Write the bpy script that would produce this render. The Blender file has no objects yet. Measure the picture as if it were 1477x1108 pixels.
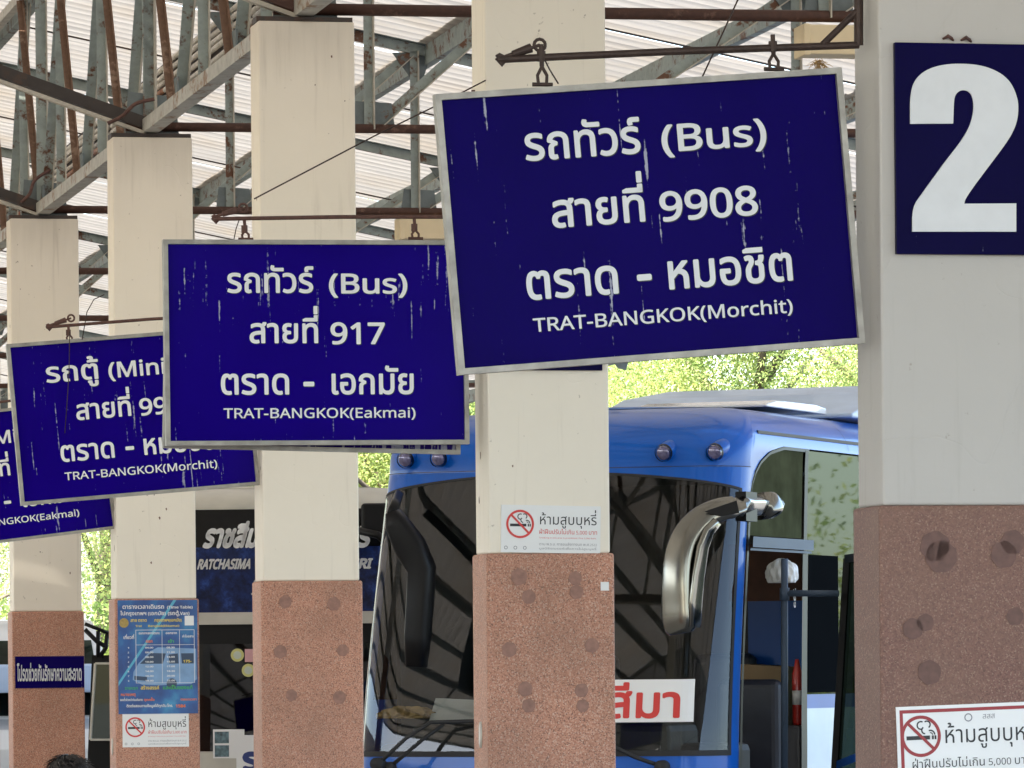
import bpy, math, random
import numpy as np
from mathutils import Vector, Matrix
R = math.radians
random.seed(7)
C = bpy.context.scene.collection
scene = bpy.context.scene

# ------------------------------------------------------------------ camera, sky, sun
ROLL = 0.009
F = 7500.0                      # focal length in photo pixels (photo 1477 wide)
CX, CY = 738.0, 971.3           # principal point: the horizon lies low in the frame (shifted lens)
cam_d = bpy.data.cameras.new('camera')
cam = bpy.data.objects.new('camera', cam_d); C.objects.link(cam); scene.camera = cam
cam_d.sensor_width = 36.0; cam_d.lens = 36.0 * F / 1477.0
cam_d.shift_y = (CY - 554.0) / 1477.0
cam_d.clip_start = 0.5; cam_d.clip_end = 2000
cam.matrix_world = Matrix.Translation((0, 0, 1.6)) @ Matrix.Rotation(R(90), 4, 'X') @ Matrix.Rotation(-ROLL, 4, 'Z')

w = bpy.data.worlds.new('World'); scene.world = w; w.use_nodes = True
nt = w.node_tree; nt.nodes.clear()
SUN_EL, SUN_AZ = 48.0, 232.0     # azimuth of the sun, degrees clockwise from +Y
sky = nt.nodes.new('ShaderNodeTexSky'); sky.sky_type = 'NISHITA'; sky.sun_disc = False
sky.sun_elevation = R(SUN_EL); sky.sun_rotation = R(SUN_AZ); sky.air_density = 1.0; sky.dust_density = 2.0
bg = nt.nodes.new('ShaderNodeBackground'); bg.inputs['Strength'].default_value = 0.14
wo = nt.nodes.new('ShaderNodeOutputWorld')
nt.links.new(sky.outputs[0], bg.inputs[0]); nt.links.new(bg.outputs[0], wo.inputs[0])
sd = bpy.data.lights.new('sun', 'SUN'); sd.energy = 5.0; sd.angle = R(0.5); sd.color = (1.0, 0.93, 0.82)
sun = bpy.data.objects.new('sun', sd); C.objects.link(sun)
az, el = R(SUN_AZ), R(SUN_EL)
sdir = Vector((math.sin(az) * math.cos(el), math.cos(az) * math.cos(el), math.sin(el)))
sun.rotation_euler = sdir.to_track_quat('Z', 'Y').to_euler(); sun.location = (0, 0, 30)
scene.view_settings.view_transform = 'Standard'; scene.view_settings.look = 'None'
scene.view_settings.exposure = 2.78; scene.view_settings.gamma = 1.0
scene.view_settings.use_curve_mapping = False
scene.cycles.max_bounces = 8; scene.cycles.diffuse_bounces = 5; scene.cycles.transparent_max_bounces = 12

# ------------------------------------------------------------------ frames of reference
X1, Y1, D, AL = 1.0931, 15.2745, 5.7846, 0.2056     # first pillar's corner, bay length, row direction
E1 = Vector((math.cos(AL), math.sin(AL), 0)); E2 = Vector((-math.sin(AL), math.cos(AL), 0))
O = Vector((X1, Y1, 0))
PD = 0.266                      # pillar depth along the row
PH = 4.951                      # pillar height
def row(s, t, z=0.0): return O + E1 * s + E2 * t + Vector((0, 0, z))
def uv(px, py):
    x = px - CX; y = CY - py
    return (x * math.cos(ROLL) + y * math.sin(ROLL)) / F, (-x * math.sin(ROLL) + y * math.cos(ROLL)) / F
def at(px, py, Y):
    u, v = uv(px, py); return Vector((u * Y, Y, 1.6 + v * Y))
def rowpt(px, py, t):           # (s, z) on the transverse plane at t along the row
    u, v = uv(px, py); d = Vector((u, 1, 0)); Y = (t + O.dot(E2)) / d.dot(E2)
    return ((d * Y - O).dot(E1), 1.6 + v * Y)

# ------------------------------------------------------------------ mesh helpers
class MB:
    def __init__(s): s.v = []; s.f = []; s.m = []
    def add(s, vs, fs, mi=0):
        n = len(s.v); s.v += [tuple(p) for p in vs]; s.f += [tuple(i + n for i in f) for f in fs]; s.m += [mi] * len(fs); return s
    def box(s, x0, x1, y0, y1, z0, z1, mi=0):
        return s.add([(x0,y0,z0),(x1,y0,z0),(x1,y1,z0),(x0,y1,z0),(x0,y0,z1),(x1,y0,z1),(x1,y1,z1),(x0,y1,z1)],
                     [(0,3,2,1),(4,5,6,7),(0,1,5,4),(1,2,6,5),(2,3,7,6),(3,0,4,7)], mi)
    def bar(s, p, q, wx, wy, side=(0, 1, 0), mi=0, off=(0, 0)):
        p = Vector(p); q = Vector(q); d = (q - p).normalized(); b = Vector(side); b = (b - d * b.dot(d)).normalized(); a = d.cross(b)
        vs = []
        for c in (p, q):
            for sx, sy in ((-1,-1),(1,-1),(1,1),(-1,1)): vs.append(c + a * (sx * wx / 2 + off[0]) + b * (sy * wy / 2 + off[1]))
        return s.add(vs, [(0,3,2,1),(4,5,6,7),(0,1,5,4),(1,2,6,5),(2,3,7,6),(3,0,4,7)], mi)
    def tube(s, pts, r, n=10, mi=0, cap=True):
        pts = [Vector(p) for p in pts]; rs = r if isinstance(r, (list, tuple)) else [r] * len(pts)
        up = Vector((0.123, 0.31, 0.94)); rings = []; vs = []
        for i, p in enumerate(pts):
            d = (pts[min(i+1, len(pts)-1)] - pts[max(i-1, 0)]).normalized()
            a = d.cross(up).normalized(); up = a.cross(d).normalized()
            for k in range(n):
                t = 2 * math.pi * k / n; vs.append(p + (a * math.cos(t) + up * math.sin(t)) * rs[i])
        fs = []
        for i in range(len(pts) - 1):
            for k in range(n): fs.append((i*n+k, i*n+(k+1)%n, (i+1)*n+(k+1)%n, (i+1)*n+k))
        if cap: fs += [tuple(range(n-1, -1, -1)), tuple(range((len(pts)-1)*n, len(pts)*n))]
        return s.add(vs, fs, mi)
    def prism(s, poly, y0, y1, mi=0):          # polygon in xz, extruded along y
        n = len(poly); vs = [(x, y0, z) for x, z in poly] + [(x, y1, z) for x, z in poly]
        fs = [tuple(range(n)), tuple(range(2*n-1, n-1, -1))] + [(i, i+n, (i+1)%n+n, (i+1)%n) for i in range(n)]
        return s.add(vs, fs, mi)
    def disc(s, cx, cz, r, y0, y1, n=24, mi=0, wob=0.0):
        rr = [1 + wob * math.sin(k * 1.7 + cx * 31) * random.uniform(.4, 1) for k in range(n)]
        return s.prism([(cx + r*rr[k]*math.cos(2*math.pi*k/n), cz + r*rr[k]*math.sin(2*math.pi*k/n)) for k in range(n)], y0, y1, mi)
    def ring(s, cx, cz, r0, r1, y, n=40, mi=0):
        vs = []
        for k in range(n):
            c, q = math.cos(2*math.pi*k/n), math.sin(2*math.pi*k/n); vs += [(cx+r0*c, y, cz+r0*q), (cx+r1*c, y, cz+r1*q)]
        return s.add(vs, [(2*k, 2*k+1, (2*k+3)%(2*n), (2*k+2)%(2*n)) for k in range(n)], mi)
    def flat(s, poly, y, mi=0): return s.add([(x, y, z) for x, z in poly], [tuple(range(len(poly)))], mi)
    def mesh(s, name, mats, smooth=False):
        me = bpy.data.meshes.new(name); me.from_pydata(s.v, [], s.f)
        for m in (mats if isinstance(mats, (list, tuple)) else [mats]): me.materials.append(m)
        if max(s.m, default=0): me.polygons.foreach_set('material_index', s.m)
        if smooth: me.shade_smooth()
        me.update(); return me
    def obj(s, name, mats, parent=None, smooth=False, **k):
        return link(name, s.mesh(name, mats, smooth), parent, **k)
def link(name, me, parent=None, loc=None, rotz=None, label=None, cat=None, group=None, kind=None):
    o = bpy.data.objects.new(name, me); C.objects.link(o)
    if parent: o.parent = parent
    if loc is not None: o.location = loc
    if rotz is not None: o.rotation_euler = (0, 0, rotz)
    return tag(o, label, cat, group, kind)
def tag(o, label=None, cat=None, group=None, kind=None):
    for k, v in (('label', label), ('category', cat), ('group', group), ('kind', kind)):
        if v: o[k] = v
    return o
def thing(name, label, cat, loc=(0, 0, 0), rotz=0.0, group=None): return link(name, None, None, loc, rotz, label, cat, group)
def bevel(o, wd, seg=2):
    m = o.modifiers.new('bevel', 'BEVEL'); m.width = wd; m.segments = seg; m.limit_method = 'ANGLE'; m.angle_limit = R(35); return o

# ------------------------------------------------------------------ materials
class NT:
    def __init__(s, name):
        s.mat = bpy.data.materials.new(name); s.mat.use_nodes = True; s.n = s.mat.node_tree.nodes; s.l = s.mat.node_tree.links
        s.b = s.n['Principled BSDF']; s.out = s.n['Material Output']
    def node(s, t, **k):
        n = s.n.new(t)
        for a, v in k.items():
            if hasattr(n, a): setattr(n, a, v)
        return n
    def coord(s, scale=(1, 1, 1), rnd=False):
        tc = s.node('ShaderNodeTexCoord'); mp = s.node('ShaderNodeMapping'); mp.inputs['Scale'].default_value = scale
        s.l.new(tc.outputs['Object'], mp.inputs['Vector'])
        if rnd:
            oi = s.node('ShaderNodeObjectInfo'); cb = s.node('ShaderNodeCombineXYZ'); mu = s.node('ShaderNodeMath', operation='MULTIPLY'); mu.inputs[1].default_value = 37
            s.l.new(oi.outputs['Random'], mu.inputs[0]); [s.l.new(mu.outputs[0], cb.inputs[i]) for i in range(3)]
            s.l.new(cb.outputs[0], mp.inputs['Location'])
        return mp.outputs[0]
    def noise(s, vec, scale, detail=4, rough=.55):
        n = s.node('ShaderNodeTexNoise'); n.inputs['Scale'].default_value = scale; n.inputs['Detail'].default_value = detail; n.inputs['Roughness'].default_value = rough
        s.l.new(vec, n.inputs['Vector']); return n.outputs['Fac']
    def ramp(s, fac, stops):
        r = s.node('ShaderNodeValToRGB'); e = r.color_ramp.elements
        while len(e) < len(stops): e.new(.5)
        for i, (p, c) in enumerate(stops):
            e[i].position = p; c = (c, c, c) if isinstance(c, (int, float)) else c; e[i].color = (*c, 1)
        s.l.new(fac, r.inputs[0]); return r.outputs[0]
    def mix(s, fac, a, b, mode='MIX'):
        m = s.node('ShaderNodeMix', data_type='RGBA', blend_type=mode)
        for sock, v in ((m.inputs[0], fac), (m.inputs[6], a), (m.inputs[7], b)):
            if isinstance(v, bpy.types.NodeSocket): s.l.new(v, sock)
            else: sock.default_value = v if isinstance(v, (int, float)) else (*v, 1)
        return m.outputs[2]
    def math(s, op, a, b=0.0):
        m = s.node('ShaderNodeMath', operation=op)
        for i, v in enumerate((a, b)):
            if isinstance(v, bpy.types.NodeSocket): s.l.new(v, m.inputs[i])
            else: m.inputs[i].default_value = v
        return m.outputs[0]
    def col(s, v): 
        if isinstance(v, bpy.types.NodeSocket): s.l.new(v, s.b.inputs['Base Color'])
        else: s.b.inputs['Base Color'].default_value = (*v, 1)
    def bump(s, h, st=.3, dist=.005):
        b = s.node('ShaderNodeBump'); b.inputs['Strength'].default_value = st; b.inputs['Distance'].default_value = dist
        s.l.new(h, b.inputs['Height']); s.l.new(b.outputs[0], s.b.inputs['Normal'])
def simple(name, col, rough=.5, metal=0.0, coat=0.0, var=0.12, scale=3.0, spec=.5):
    m = NT(name); v = m.coord(); n = m.noise(v, scale)
    c = m.mix(m.ramp(n, [(.3, 0.0), (.75, 1.0)]), col, tuple(x * (1 - var) for x in col)); m.col(c)
    m.b.inputs['Roughness'].default_value = rough; m.b.inputs['Metallic'].default_value = metal
    m.b.inputs['Coat Weight'].default_value = coat; m.b.inputs['Coat Roughness'].default_value = .05
    m.b.inputs['Specular IOR Level'].default_value = spec
    return m.mat

def paint_plaster(name, base, dirt):
    m = NT(name); v = m.coord((1, 1, 1), True); vs = m.coord((22, 22, 1.1), True)
    big = m.noise(v, 1.6, 5, .6); st = m.noise(vs, 1.0, 5, .6); sp = m.noise(v, 26, 3, .6)
    c = m.mix(m.ramp(big, [(.35, 0.0), (.75, .5)]), base, tuple(x * .88 for x in base))
    c = m.mix(m.ramp(st, [(.58, 0.0), (.82, .30)]), c, tuple(x * .9 for x in dirt))
    c = m.mix(m.ramp(sp, [(.70, 0.0), (.76, .8)]), c, dirt)
    # grime gathers right under the top edge
    tc = m.node('ShaderNodeTexCoord'); sx = m.node('ShaderNodeSeparateXYZ'); m.l.new(tc.outputs['Object'], sx.inputs[0])
    top = m.ramp(m.math('ADD', m.math('MULTIPLY', m.math('SUBTRACT', sx.outputs[2], PH - .55), 1.4), m.math('MULTIPLY', st, .6)), [(.62, 0.0), (1.15 if False else 1.0, .22)])
    c = m.mix(top, c, (.33, .27, .2)); m.col(c)
    vc = m.node('ShaderNodeTexVoronoi', feature='DISTANCE_TO_EDGE'); vc.inputs['Scale'].default_value = 1.3
    wv = m.node('ShaderNodeVectorMath', operation='ADD'); nn = m.node('ShaderNodeTexNoise'); nn.inputs['Scale'].default_value = 2.5; m.l.new(v, nn.inputs['Vector'])
    m.l.new(v, wv.inputs[0]); m.l.new(nn.outputs['Color'], wv.inputs[1]); m.l.new(wv.outputs[0], vc.inputs['Vector'])
    crack = m.ramp(vc.outputs['Distance'], [(0.0, 0.0), (.006, 1.0)])
    m.bump(m.math('ADD', m.math('MULTIPLY', m.noise(v, 9, 6), .8), m.math('MULTIPLY', crack, .25)), .35, .006)
    m.b.inputs['Roughness'].default_value = .62; return m.mat
M_cream = paint_plaster('cream_plaster', (.83, .76, .64), (.30, .24, .17))
M_grey = paint_plaster('pale_plaster', (.45, .425, .39), (.28, .24, .2))  # cream plaster darkened for the dimmer light on the nearest pillar

def terrazzo(name, a, b, chipc=(.66, .47, .36)):
    m = NT(name); v = m.coord((1, 1, 1), True)
    vo = m.node('ShaderNodeTexVoronoi'); vo.inputs['Scale'].default_value = 240; m.l.new(v, vo.inputs['Vector'])
    sep = m.node('ShaderNodeSeparateColor'); m.l.new(vo.outputs['Color'], sep.inputs[0])
    c = m.mix(m.ramp(sep.outputs[0], [(0.0, 0.0), (1.0, 1.0)]), a, b)
    chip = m.ramp(sep.outputs[1], [(.86, 0.0), (.92, .75)]); c = m.mix(chip, c, chipc)
    dk = m.ramp(sep.outputs[2], [(.86, 0.0), (.9, .7)]); c = m.mix(dk, c, (.10, .045, .035))
    c = m.mix(m.ramp(m.noise(v, 2.3, 5, .6), [(.4, 0.0), (.72, .45)]), c, (.21, .12, .08)); m.col(c)
    m.bump(m.math('ADD', vo.outputs['Distance'], m.math('MULTIPLY', m.noise(v, 60), .4)), .35, .004); m.b.inputs['Roughness'].default_value = .55
    return m.mat
M_terr = terrazzo('red_terrazzo', (.40, .17, .105), (.60, .30, .195))
M_terr1 = terrazzo('brown_terrazzo', (.14, .066, .048), (.22, .105, .076), (.33, .21, .155))  # red terrazzo darkened in colour, as the nearest base stands in less light
M_patch1 = simple('dark_mortar_patch', (.15, .074, .056), .6, var=.35, scale=40)  # mortar colour darkened to go with the shaded nearest base
M_chip = simple('bare_brown_chip', (.22, .13, .08), .8, var=.4, scale=60)
M_patch = simple('mortar_patch', (.33, .17, .125), .6, var=.35, scale=40)

def steel(name, paint, rust_amt, rust=(.20, .085, .04)):
    m = NT(name); v = m.coord((1, 1, 1), True); n = m.noise(v, 5.0, 8, .68); n2 = m.noise(v, 30, 4, .6)
    f = m.ramp(m.math('ADD', n, m.math('MULTIPLY', m.math('SUBTRACT', n2, .5), .35)), [(max(.02, .78 - rust_amt), 0.0), (min(.98, .86 - rust_amt), 1.0)])
    p = m.mix(m.ramp(m.noise(v, 12, 4), [(.35, 0.0), (.7, 1.0)]), paint, tuple(x * .72 for x in paint))
    r = m.mix(n2, rust, tuple(x * .35 for x in rust)); m.col(m.mix(f, p, r))
    m.bump(n2, .3, .003); m.b.inputs['Roughness'].default_value = .6; return m.mat
M_steel = steel('bluegrey_steel', (.32, .37, .345), .24)
M_steel2 = steel('dark_steel', (.15, .18, .18), .18)
M_rustbar = steel('rust_brown_steel', (.30, .20, .14), .40, (.22, .12, .07))
M_pipe = steel('rusty_pipe', (.16, .085, .06), .45, (.10, .04, .025))
M_black = steel('sooty_steel', (.045, .035, .03), .25, (.10, .055, .035))  # near-black steel; also the shade strip behind the louvre slats
M_peel = steel('peeling_tube', (.46, .45, .40), .24, (.34, .20, .11))
M_creamst = steel('cream_flange', (.52, .48, .40), .14)  # cream steel; on web members it paints in the sunlit right edge
M_louv = [steel('louvre_a', (.68, .63, .54), .12), steel('louvre_b', (.45, .44, .40), .2), steel('louvre_c', (.42, .22, .13), .3, (.4, .13, .06))]
M_iron = simple('dark_iron', (.055, .032, .024), .6, .3, var=.5, scale=40)
M_ironr = simple('rusted_rod', (.13, .06, .045), .7, .1, var=.5, scale=40)

def roofsheet(name, base, tr):
    m = NT(name); v = m.coord((1, 1, 1), True); vs = m.coord((.35, 3.0, 1), True)
    n = m.noise(vs, 2.2, 5, .6); c = m.mix(m.ramp(n, [(.35, 0.0), (.75, .8)]), base, tuple(x * .66 for x in base))
    c = m.mix(m.ramp(m.noise(v, .7, 4), [(.5, 0.0), (.72, .5)]), c, (base[0]*.8, base[1]*.68, base[2]*.52)); m.col(c)
    m.b.inputs['Roughness'].default_value = .45
    t = m.node('ShaderNodeBsdfTranslucent'); m.l.new(c, t.inputs[0]); mx = m.node('ShaderNodeMixShader'); mx.inputs[0].default_value = tr
    m.l.new(m.b.outputs[0], mx.inputs[1]); m.l.new(t.outputs[0], mx.inputs[2]); m.l.new(mx.outputs[0], m.out.inputs[0]); return m.mat
M_sheet = roofsheet('translucent_roof_sheet', (.46, .43, .385), .20)
M_sheet2 = roofsheet('aluminium_roof_sheet', (.55, .54, .52), .05)  # near-opaque sheets added overhead, out of view, to dim the nearest pillar

def signblue(name, base, amount):
    m = NT(name); vs = m.coord((55, 1, 3.2), True); v = m.coord((1, 1, 1), True)
    n = m.noise(vs, 1.0, 3, .5); k = m.noise(v, 3.0, 2); k2 = m.noise(v, 60, 2)
    f = m.math('ADD', n, m.math('MULTIPLY', m.math('SUBTRACT', k, .5), .30))
    f = m.math('ADD', f, m.math('MULTIPLY', m.math('SUBTRACT', k2, .5), .22))
    s = m.ramp(f, [(.735 - amount, 0.0), (.785 - amount, .75)])
    c = m.mix(m.ramp(m.noise(v, 2.2, 3), [(.3, 0.0), (.8, .5)]), base, tuple(x * .55 for x in base))
    c = m.mix(s, c, (.42, .43, .52)); m.col(c)
    m.b.inputs['Roughness'].default_value = .22; m.b.inputs['Specular IOR Level'].default_value = .02; return m.mat
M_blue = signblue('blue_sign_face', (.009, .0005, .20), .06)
M_blue1 = signblue('navy_sign_face', (.0045, .0003, .092), .03)  # darker blue stands in for the weaker light on the nearest hanging sign
M_navy = signblue('navy_board', (.004, .0025, .040), .02)
M_alu = simple('aluminium_frame', (.40, .38, .34), .5, .45, var=.45, scale=14)
M_letter = simple('white_lettering', (.62, .63, .64), .4, var=.08, scale=12)
M_letter2 = simple('fresh_white_lettering', (.80, .80, .79), .4, var=.06)  # brighter white paints in stronger light on the farther signs and black bus
M_wpaper = simple('white_vinyl', (.78, .78, .77), .4, var=.05)
M_red = simple('red_print', (.62, .035, .03), .4, var=.05)
M_dred = simple('dark_red_print', (.30, .02, .025), .4, var=.05)
M_ink = simple('black_print', (.02, .02, .022), .5, var=.05)
M_greyink = simple('grey_print', (.25, .25, .27), .5, var=.05)
M_yel = simple('yellow_print', (.80, .62, .10), .5, var=.05)
M_grn = simple('green_print', (.06, .45, .12), .5, var=.05)
M_gold = simple('gold_print', (.45, .32, .08), .4, var=.4, scale=80)
M_cyan = simple('cyan_print', (.10, .42, .60), .5, var=.1)
M_orange = simple('orange_print', (.85, .20, .04), .5, var=.05)
M_ltblue = simple('pale_blue_print', (.22, .38, .62), .45, var=.25, scale=14)
M_dkglassp = simple('printed_dark_glass', (.03, .06, .12), .45)
mm = NT('poster_blue'); _v = mm.coord((1, 1, 1)); _w = mm.noise(_v, 5, 4)
mm.col(mm.ramp(_w, [(.3, (.015, .03, .14)), (.55, (.02, .10, .32)), (.75, (.05, .28, .50))])); mm.b.inputs['Roughness'].default_value = .35; M_poster = mm.mat

M_busblue = simple('blue_bus_paint', (.002, .095, .46), .3, 0, .28, var=.2, scale=1.5, spec=.2)
M_busroof = simple('dusty_blue_roof', (.05, .16, .45), .45, 0, .2, var=.25, scale=2.5)
M_pale = simple('pale_blue_bus_paint', (.42, .55, .78), .25, 0, .8, var=.08)
M_ac = simple('faded_blue_housing', (.50, .62, .80), .5, 0, .2, var=.18, scale=4)
M_white = simple('white_vehicle_paint', (.72, .73, .74), .25, 0, .8, var=.06)
M_boxp = simple('warm_cream_paint', (.80, .66, .42), .6, var=.12, scale=5)  # warm yellow of sunlight put into the cream of the hung boxes
M_creamp = simple('cream_vehicle_paint', (.52, .49, .42), .45, 0, .3, var=.2, scale=4)
M_darkpl = simple('black_plastic', (.004, .004, .005), .4, spec=.2)
M_rubber = simple('black_rubber', (.015, .015, .016), .7)
M_chrome = simple('chrome', (.24, .235, .21), .2, 1.0, var=.1)
M_railp = simple('grey_rail_paint', (.07, .10, .15), .5, 0, 0, spec=.2)
M_seat = simple('dark_vinyl_seat', (.028, .032, .05), .45, var=.3, scale=9)
M_dash = simple('dark_dashboard', (.03, .03, .033), .6)
M_intr = simple('interior_panel', (.05, .045, .04), .6, var=.2)
M_card = simple('brown_cardboard', (.36, .24, .13), .7)
M_cloth = simple('tan_cloth', (.50, .33, .14), .85, var=.35, scale=14)
M_lens = simple('purple_lamp_lens', (.16, .15, .30), .12, .3, 1.0, var=.5, scale=60)
M_stepbox = simple('grey_box_paint', (.10, .10, .11), .5)
M_curt = simple('brown_curtain_cloth', (.07, .025, .012), .8, var=.5, scale=9)
M_extred = simple('extinguisher_red', (.50, .03, .02), .3, 0, .5)
def glass(name, tint, refl, rough=.015, gl=(.95, .97, 1)):
    m = NT(name); m.n.remove(m.b); tr = m.node('ShaderNodeBsdfTransparent'); tr.inputs[0].default_value = (*tint, 1)
    g = m.node('ShaderNodeBsdfGlossy'); g.inputs['Roughness'].default_value = rough; g.inputs[0].default_value = (*gl, 1)
    fr = m.node('ShaderNodeFresnel'); fr.inputs[0].default_value = 1.5; a = m.math('ADD', fr.outputs[0], refl)
    mx = m.node('ShaderNodeMixShader'); m.l.new(a, mx.inputs[0]); m.l.new(tr.outputs[0], mx.inputs[1]); m.l.new(g.outputs[0], mx.inputs[2]); m.l.new(mx.outputs[0], m.out.inputs[0]); return m.mat
M_wind = glass('windscreen_glass', (.66, .68, .65), .02, .02, (.66, .66, .66))
M_side = glass('tinted_side_glass', (.04, .06, .05), .04, .015, (.30, .34, .30))
M_quart = simple('olive_quarter_glass', (.080, .088, .050), .5, 0, 0, var=.7, scale=2.6, spec=0.0)  # olive reflection painted into the glass colour
M_wind2 = glass('dark_windscreen_glass', (.16, .16, .15), .03, .02, (.65, .65, .68))
M_blackg = simple('black_gloss_glass', (.006, .007, .008), .12, 0, 0, spec=0.0)

mm = NT('foliage'); mm.n.remove(mm.b)
oi = mm.node('ShaderNodeTexNoise'); oi.inputs['Scale'].default_value = .9; oi.inputs['Detail'].default_value = 3
tc = mm.node('ShaderNodeTexCoord'); mm.l.new(tc.outputs['Object'], oi.inputs['Vector'])
wn = mm.node('ShaderNodeTexWhiteNoise'); sc_ = mm.node('ShaderNodeVectorMath', operation='SNAP'); sc_.inputs[1].default_value = (.11, .11, .11)
mm.l.new(tc.outputs['Object'], sc_.inputs[0]); mm.l.new(sc_.outputs[0], wn.inputs['Vector'])
fc = mm.ramp(mm.math('ADD', mm.math('MULTIPLY', oi.outputs['Fac'], .8), mm.math('MULTIPLY', wn.outputs['Value'], .25)),
             [(.30, (.11, .17, .06)), (.48, (.24, .31, .12)), (.66, (.38, .40, .17)), (.80, (.46, .40, .18))])
df = mm.node('ShaderNodeBsdfDiffuse'); tl = mm.node('ShaderNodeBsdfTranslucent'); mx = mm.node('ShaderNodeMixShader'); mx.inputs[0].default_value = .45
mm.l.new(fc, df.inputs[0]); mm.l.new(mm.mix(1.0, fc, (1.25, 1.3, .85), 'MULTIPLY'), tl.inputs[0]); mm.l.new(df.outputs[0], mx.inputs[1]); mm.l.new(tl.outputs[0], mx.inputs[2]); mm.l.new(mx.outputs[0], mm.out.inputs[0])
M_leaf = mm.mat
M_bark = simple('bark', (.11, .085, .06), .85, var=.5, scale=12)
M_conc = simple('concrete_paving', (.42, .39, .34), .75, var=.3, scale=.7)
M_asph = simple('pale_asphalt', (.14, .135, .13), .85, var=.3, scale=.5)
M_hair = simple('black_hair', (.012, .010, .010), .45, var=.6, scale=60)
M_skin = simple('skin', (.36, .20, .13), .5)
M_shirt = simple('grey_shirt', (.12, .13, .17), .8)
M_trous = simple('dark_trousers', (.03, .03, .04), .8)

# ------------------------------------------------------------------ lettering
GC = {}
try: LATIN = bpy.data.fonts.load(bpy.utils.system_resource('DATAFILES') + '/fonts/NotoSansHebrew-Regular.woff2')
except Exception: LATIN = None
def inside(p, poly):
    r_ = False; n = len(poly)
    for i in range(n):
        (x1, y1), (x2, y2) = poly[i], poly[i-1]
        if (y1 > p[1]) != (y2 > p[1]) and p[0] < (x2-x1)*(p[1]-y1)/(y2-y1) + x1: r_ = not r_
    return r_
def glyph(ch, bold=0):
    if ch in GC: return GC[ch]
    def new(body):
        c = bpy.data.curves.new('glyph', 'FONT'); c.body = body; c.size = 1; c.resolution_u = 3
        if LATIN and ord(ch) < 0x0e00: c.font = LATIN
        o = bpy.data.objects.new('glyph', c); C.objects.link(o); bpy.context.view_layer.update(); return c, o
    def ev(body):
        c, o = new(body); e = o.evaluated_get(bpy.context.evaluated_depsgraph_get()); m = e.to_mesh()
        r = ([(v.co.x, v.co.y) for v in m.vertices], [tuple(p.vertices) for p in m.polygons])
        e.to_mesh_clear(); bpy.data.objects.remove(o); bpy.data.curves.remove(c); return r
    vs, fs = ev(ch) if ch != ' ' else ([], [])
    if ch != ' ' and ord(ch) >= 0x0e00:        # Thai outlines overlap themselves: fill each solid outline on its own
        c, o = new(ch); e = o.evaluated_get(bpy.context.evaluated_depsgraph_get()); cu = e.to_curve(bpy.context.evaluated_depsgraph_get())
        loops = []
        for sp in cu.splines:
            P = [tuple(p.co[:2]) for p in (sp.bezier_points if sp.type == 'BEZIER' else sp.points)]
            ar = sum(P[k-1][0]*P[k][1] - P[k][0]*P[k-1][1] for k in range(len(P)))/2; loops.append((ar, P, sp))
        big = max(loops, key=lambda l: abs(l[0]))[0]; solid = [l for l in loops if l[0]*big > 0]; holes = [l for l in loops if l[0]*big <= 0]
        if len(solid) > 1:
            vs, fs = [], []
            for so in solid:
                d = bpy.data.curves.new('g2', 'CURVE'); d.dimensions = '2D'; d.fill_mode = 'BOTH'; d.resolution_u = 3
                for l in [so] + [h for h in holes if inside(h[1][0], so[1])]:
                    if l[2].type == 'BEZIER':
                        sp = d.splines.new('BEZIER'); bp = l[2].bezier_points; sp.bezier_points.add(len(bp)-1)
                        for a_, b_ in zip(sp.bezier_points, bp): a_.co = b_.co; a_.handle_left_type = a_.handle_right_type = 'FREE'; a_.handle_left = b_.handle_left; a_.handle_right = b_.handle_right
                    else:
                        sp = d.splines.new('POLY'); sp.points.add(len(l[2].points)-1)
                        for a_, b_ in zip(sp.points, l[2].points): a_.co = b_.co
                    sp.use_cyclic_u = True
                o2 = bpy.data.objects.new('g2', d); C.objects.link(o2); bpy.context.view_layer.update(); e2 = o2.evaluated_get(bpy.context.evaluated_depsgraph_get()); m = e2.to_mesh()
                n = len(vs); vs += [(v.co.x, v.co.y) for v in m.vertices]; fs += [tuple(q + n for q in p.vertices) for p in m.polygons]
                e2.to_mesh_clear(); bpy.data.objects.remove(o2); bpy.data.curves.remove(d)
        e.to_curve_clear(); bpy.data.objects.remove(o); bpy.data.curves.remove(c)
    bk = 'bar_thai' if ord(ch) >= 0x0e00 else 'bar'
    if bk not in GC: GC[bk] = max(x for x, y in ev('|')[0])
    GC[ch] = (vs, fs, max(x for x, y in ev(ch + '|')[0]) - GC[bk]); return GC[ch]
UPV = '\u0e31\u0e34\u0e35\u0e36\u0e37\u0e47'; TONE = '\u0e48\u0e49\u0e4a\u0e4b\u0e4c\u0e4d'; TALL = 'ปฝฟ'
def run(text, bold):
    vs, fs, x = [], [], 0.0; prev = ''; base = ''
    for ch in text:
        v, f, adv = glyph(ch, bold); dx = dy = 0.0
        mark = ch in UPV or ch in TONE or ch in '\u0e38\u0e39'
        if mark:
            adv = 0.0
            if ch in TONE and prev in UPV: dy = .21
            if base in TALL and ch in UPV + TONE: dx = -.15
            if base == 'ส' : dx -= .02
            if ch in TONE and prev not in UPV: dx += .0
        else: base = ch
        n = len(vs); vs += [(p[0] + x + dx, p[1] + dy) for p in v]; fs += [tuple(i + n for i in q) for q in f]
        x += adv; prev = ch
    return vs, fs
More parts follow.
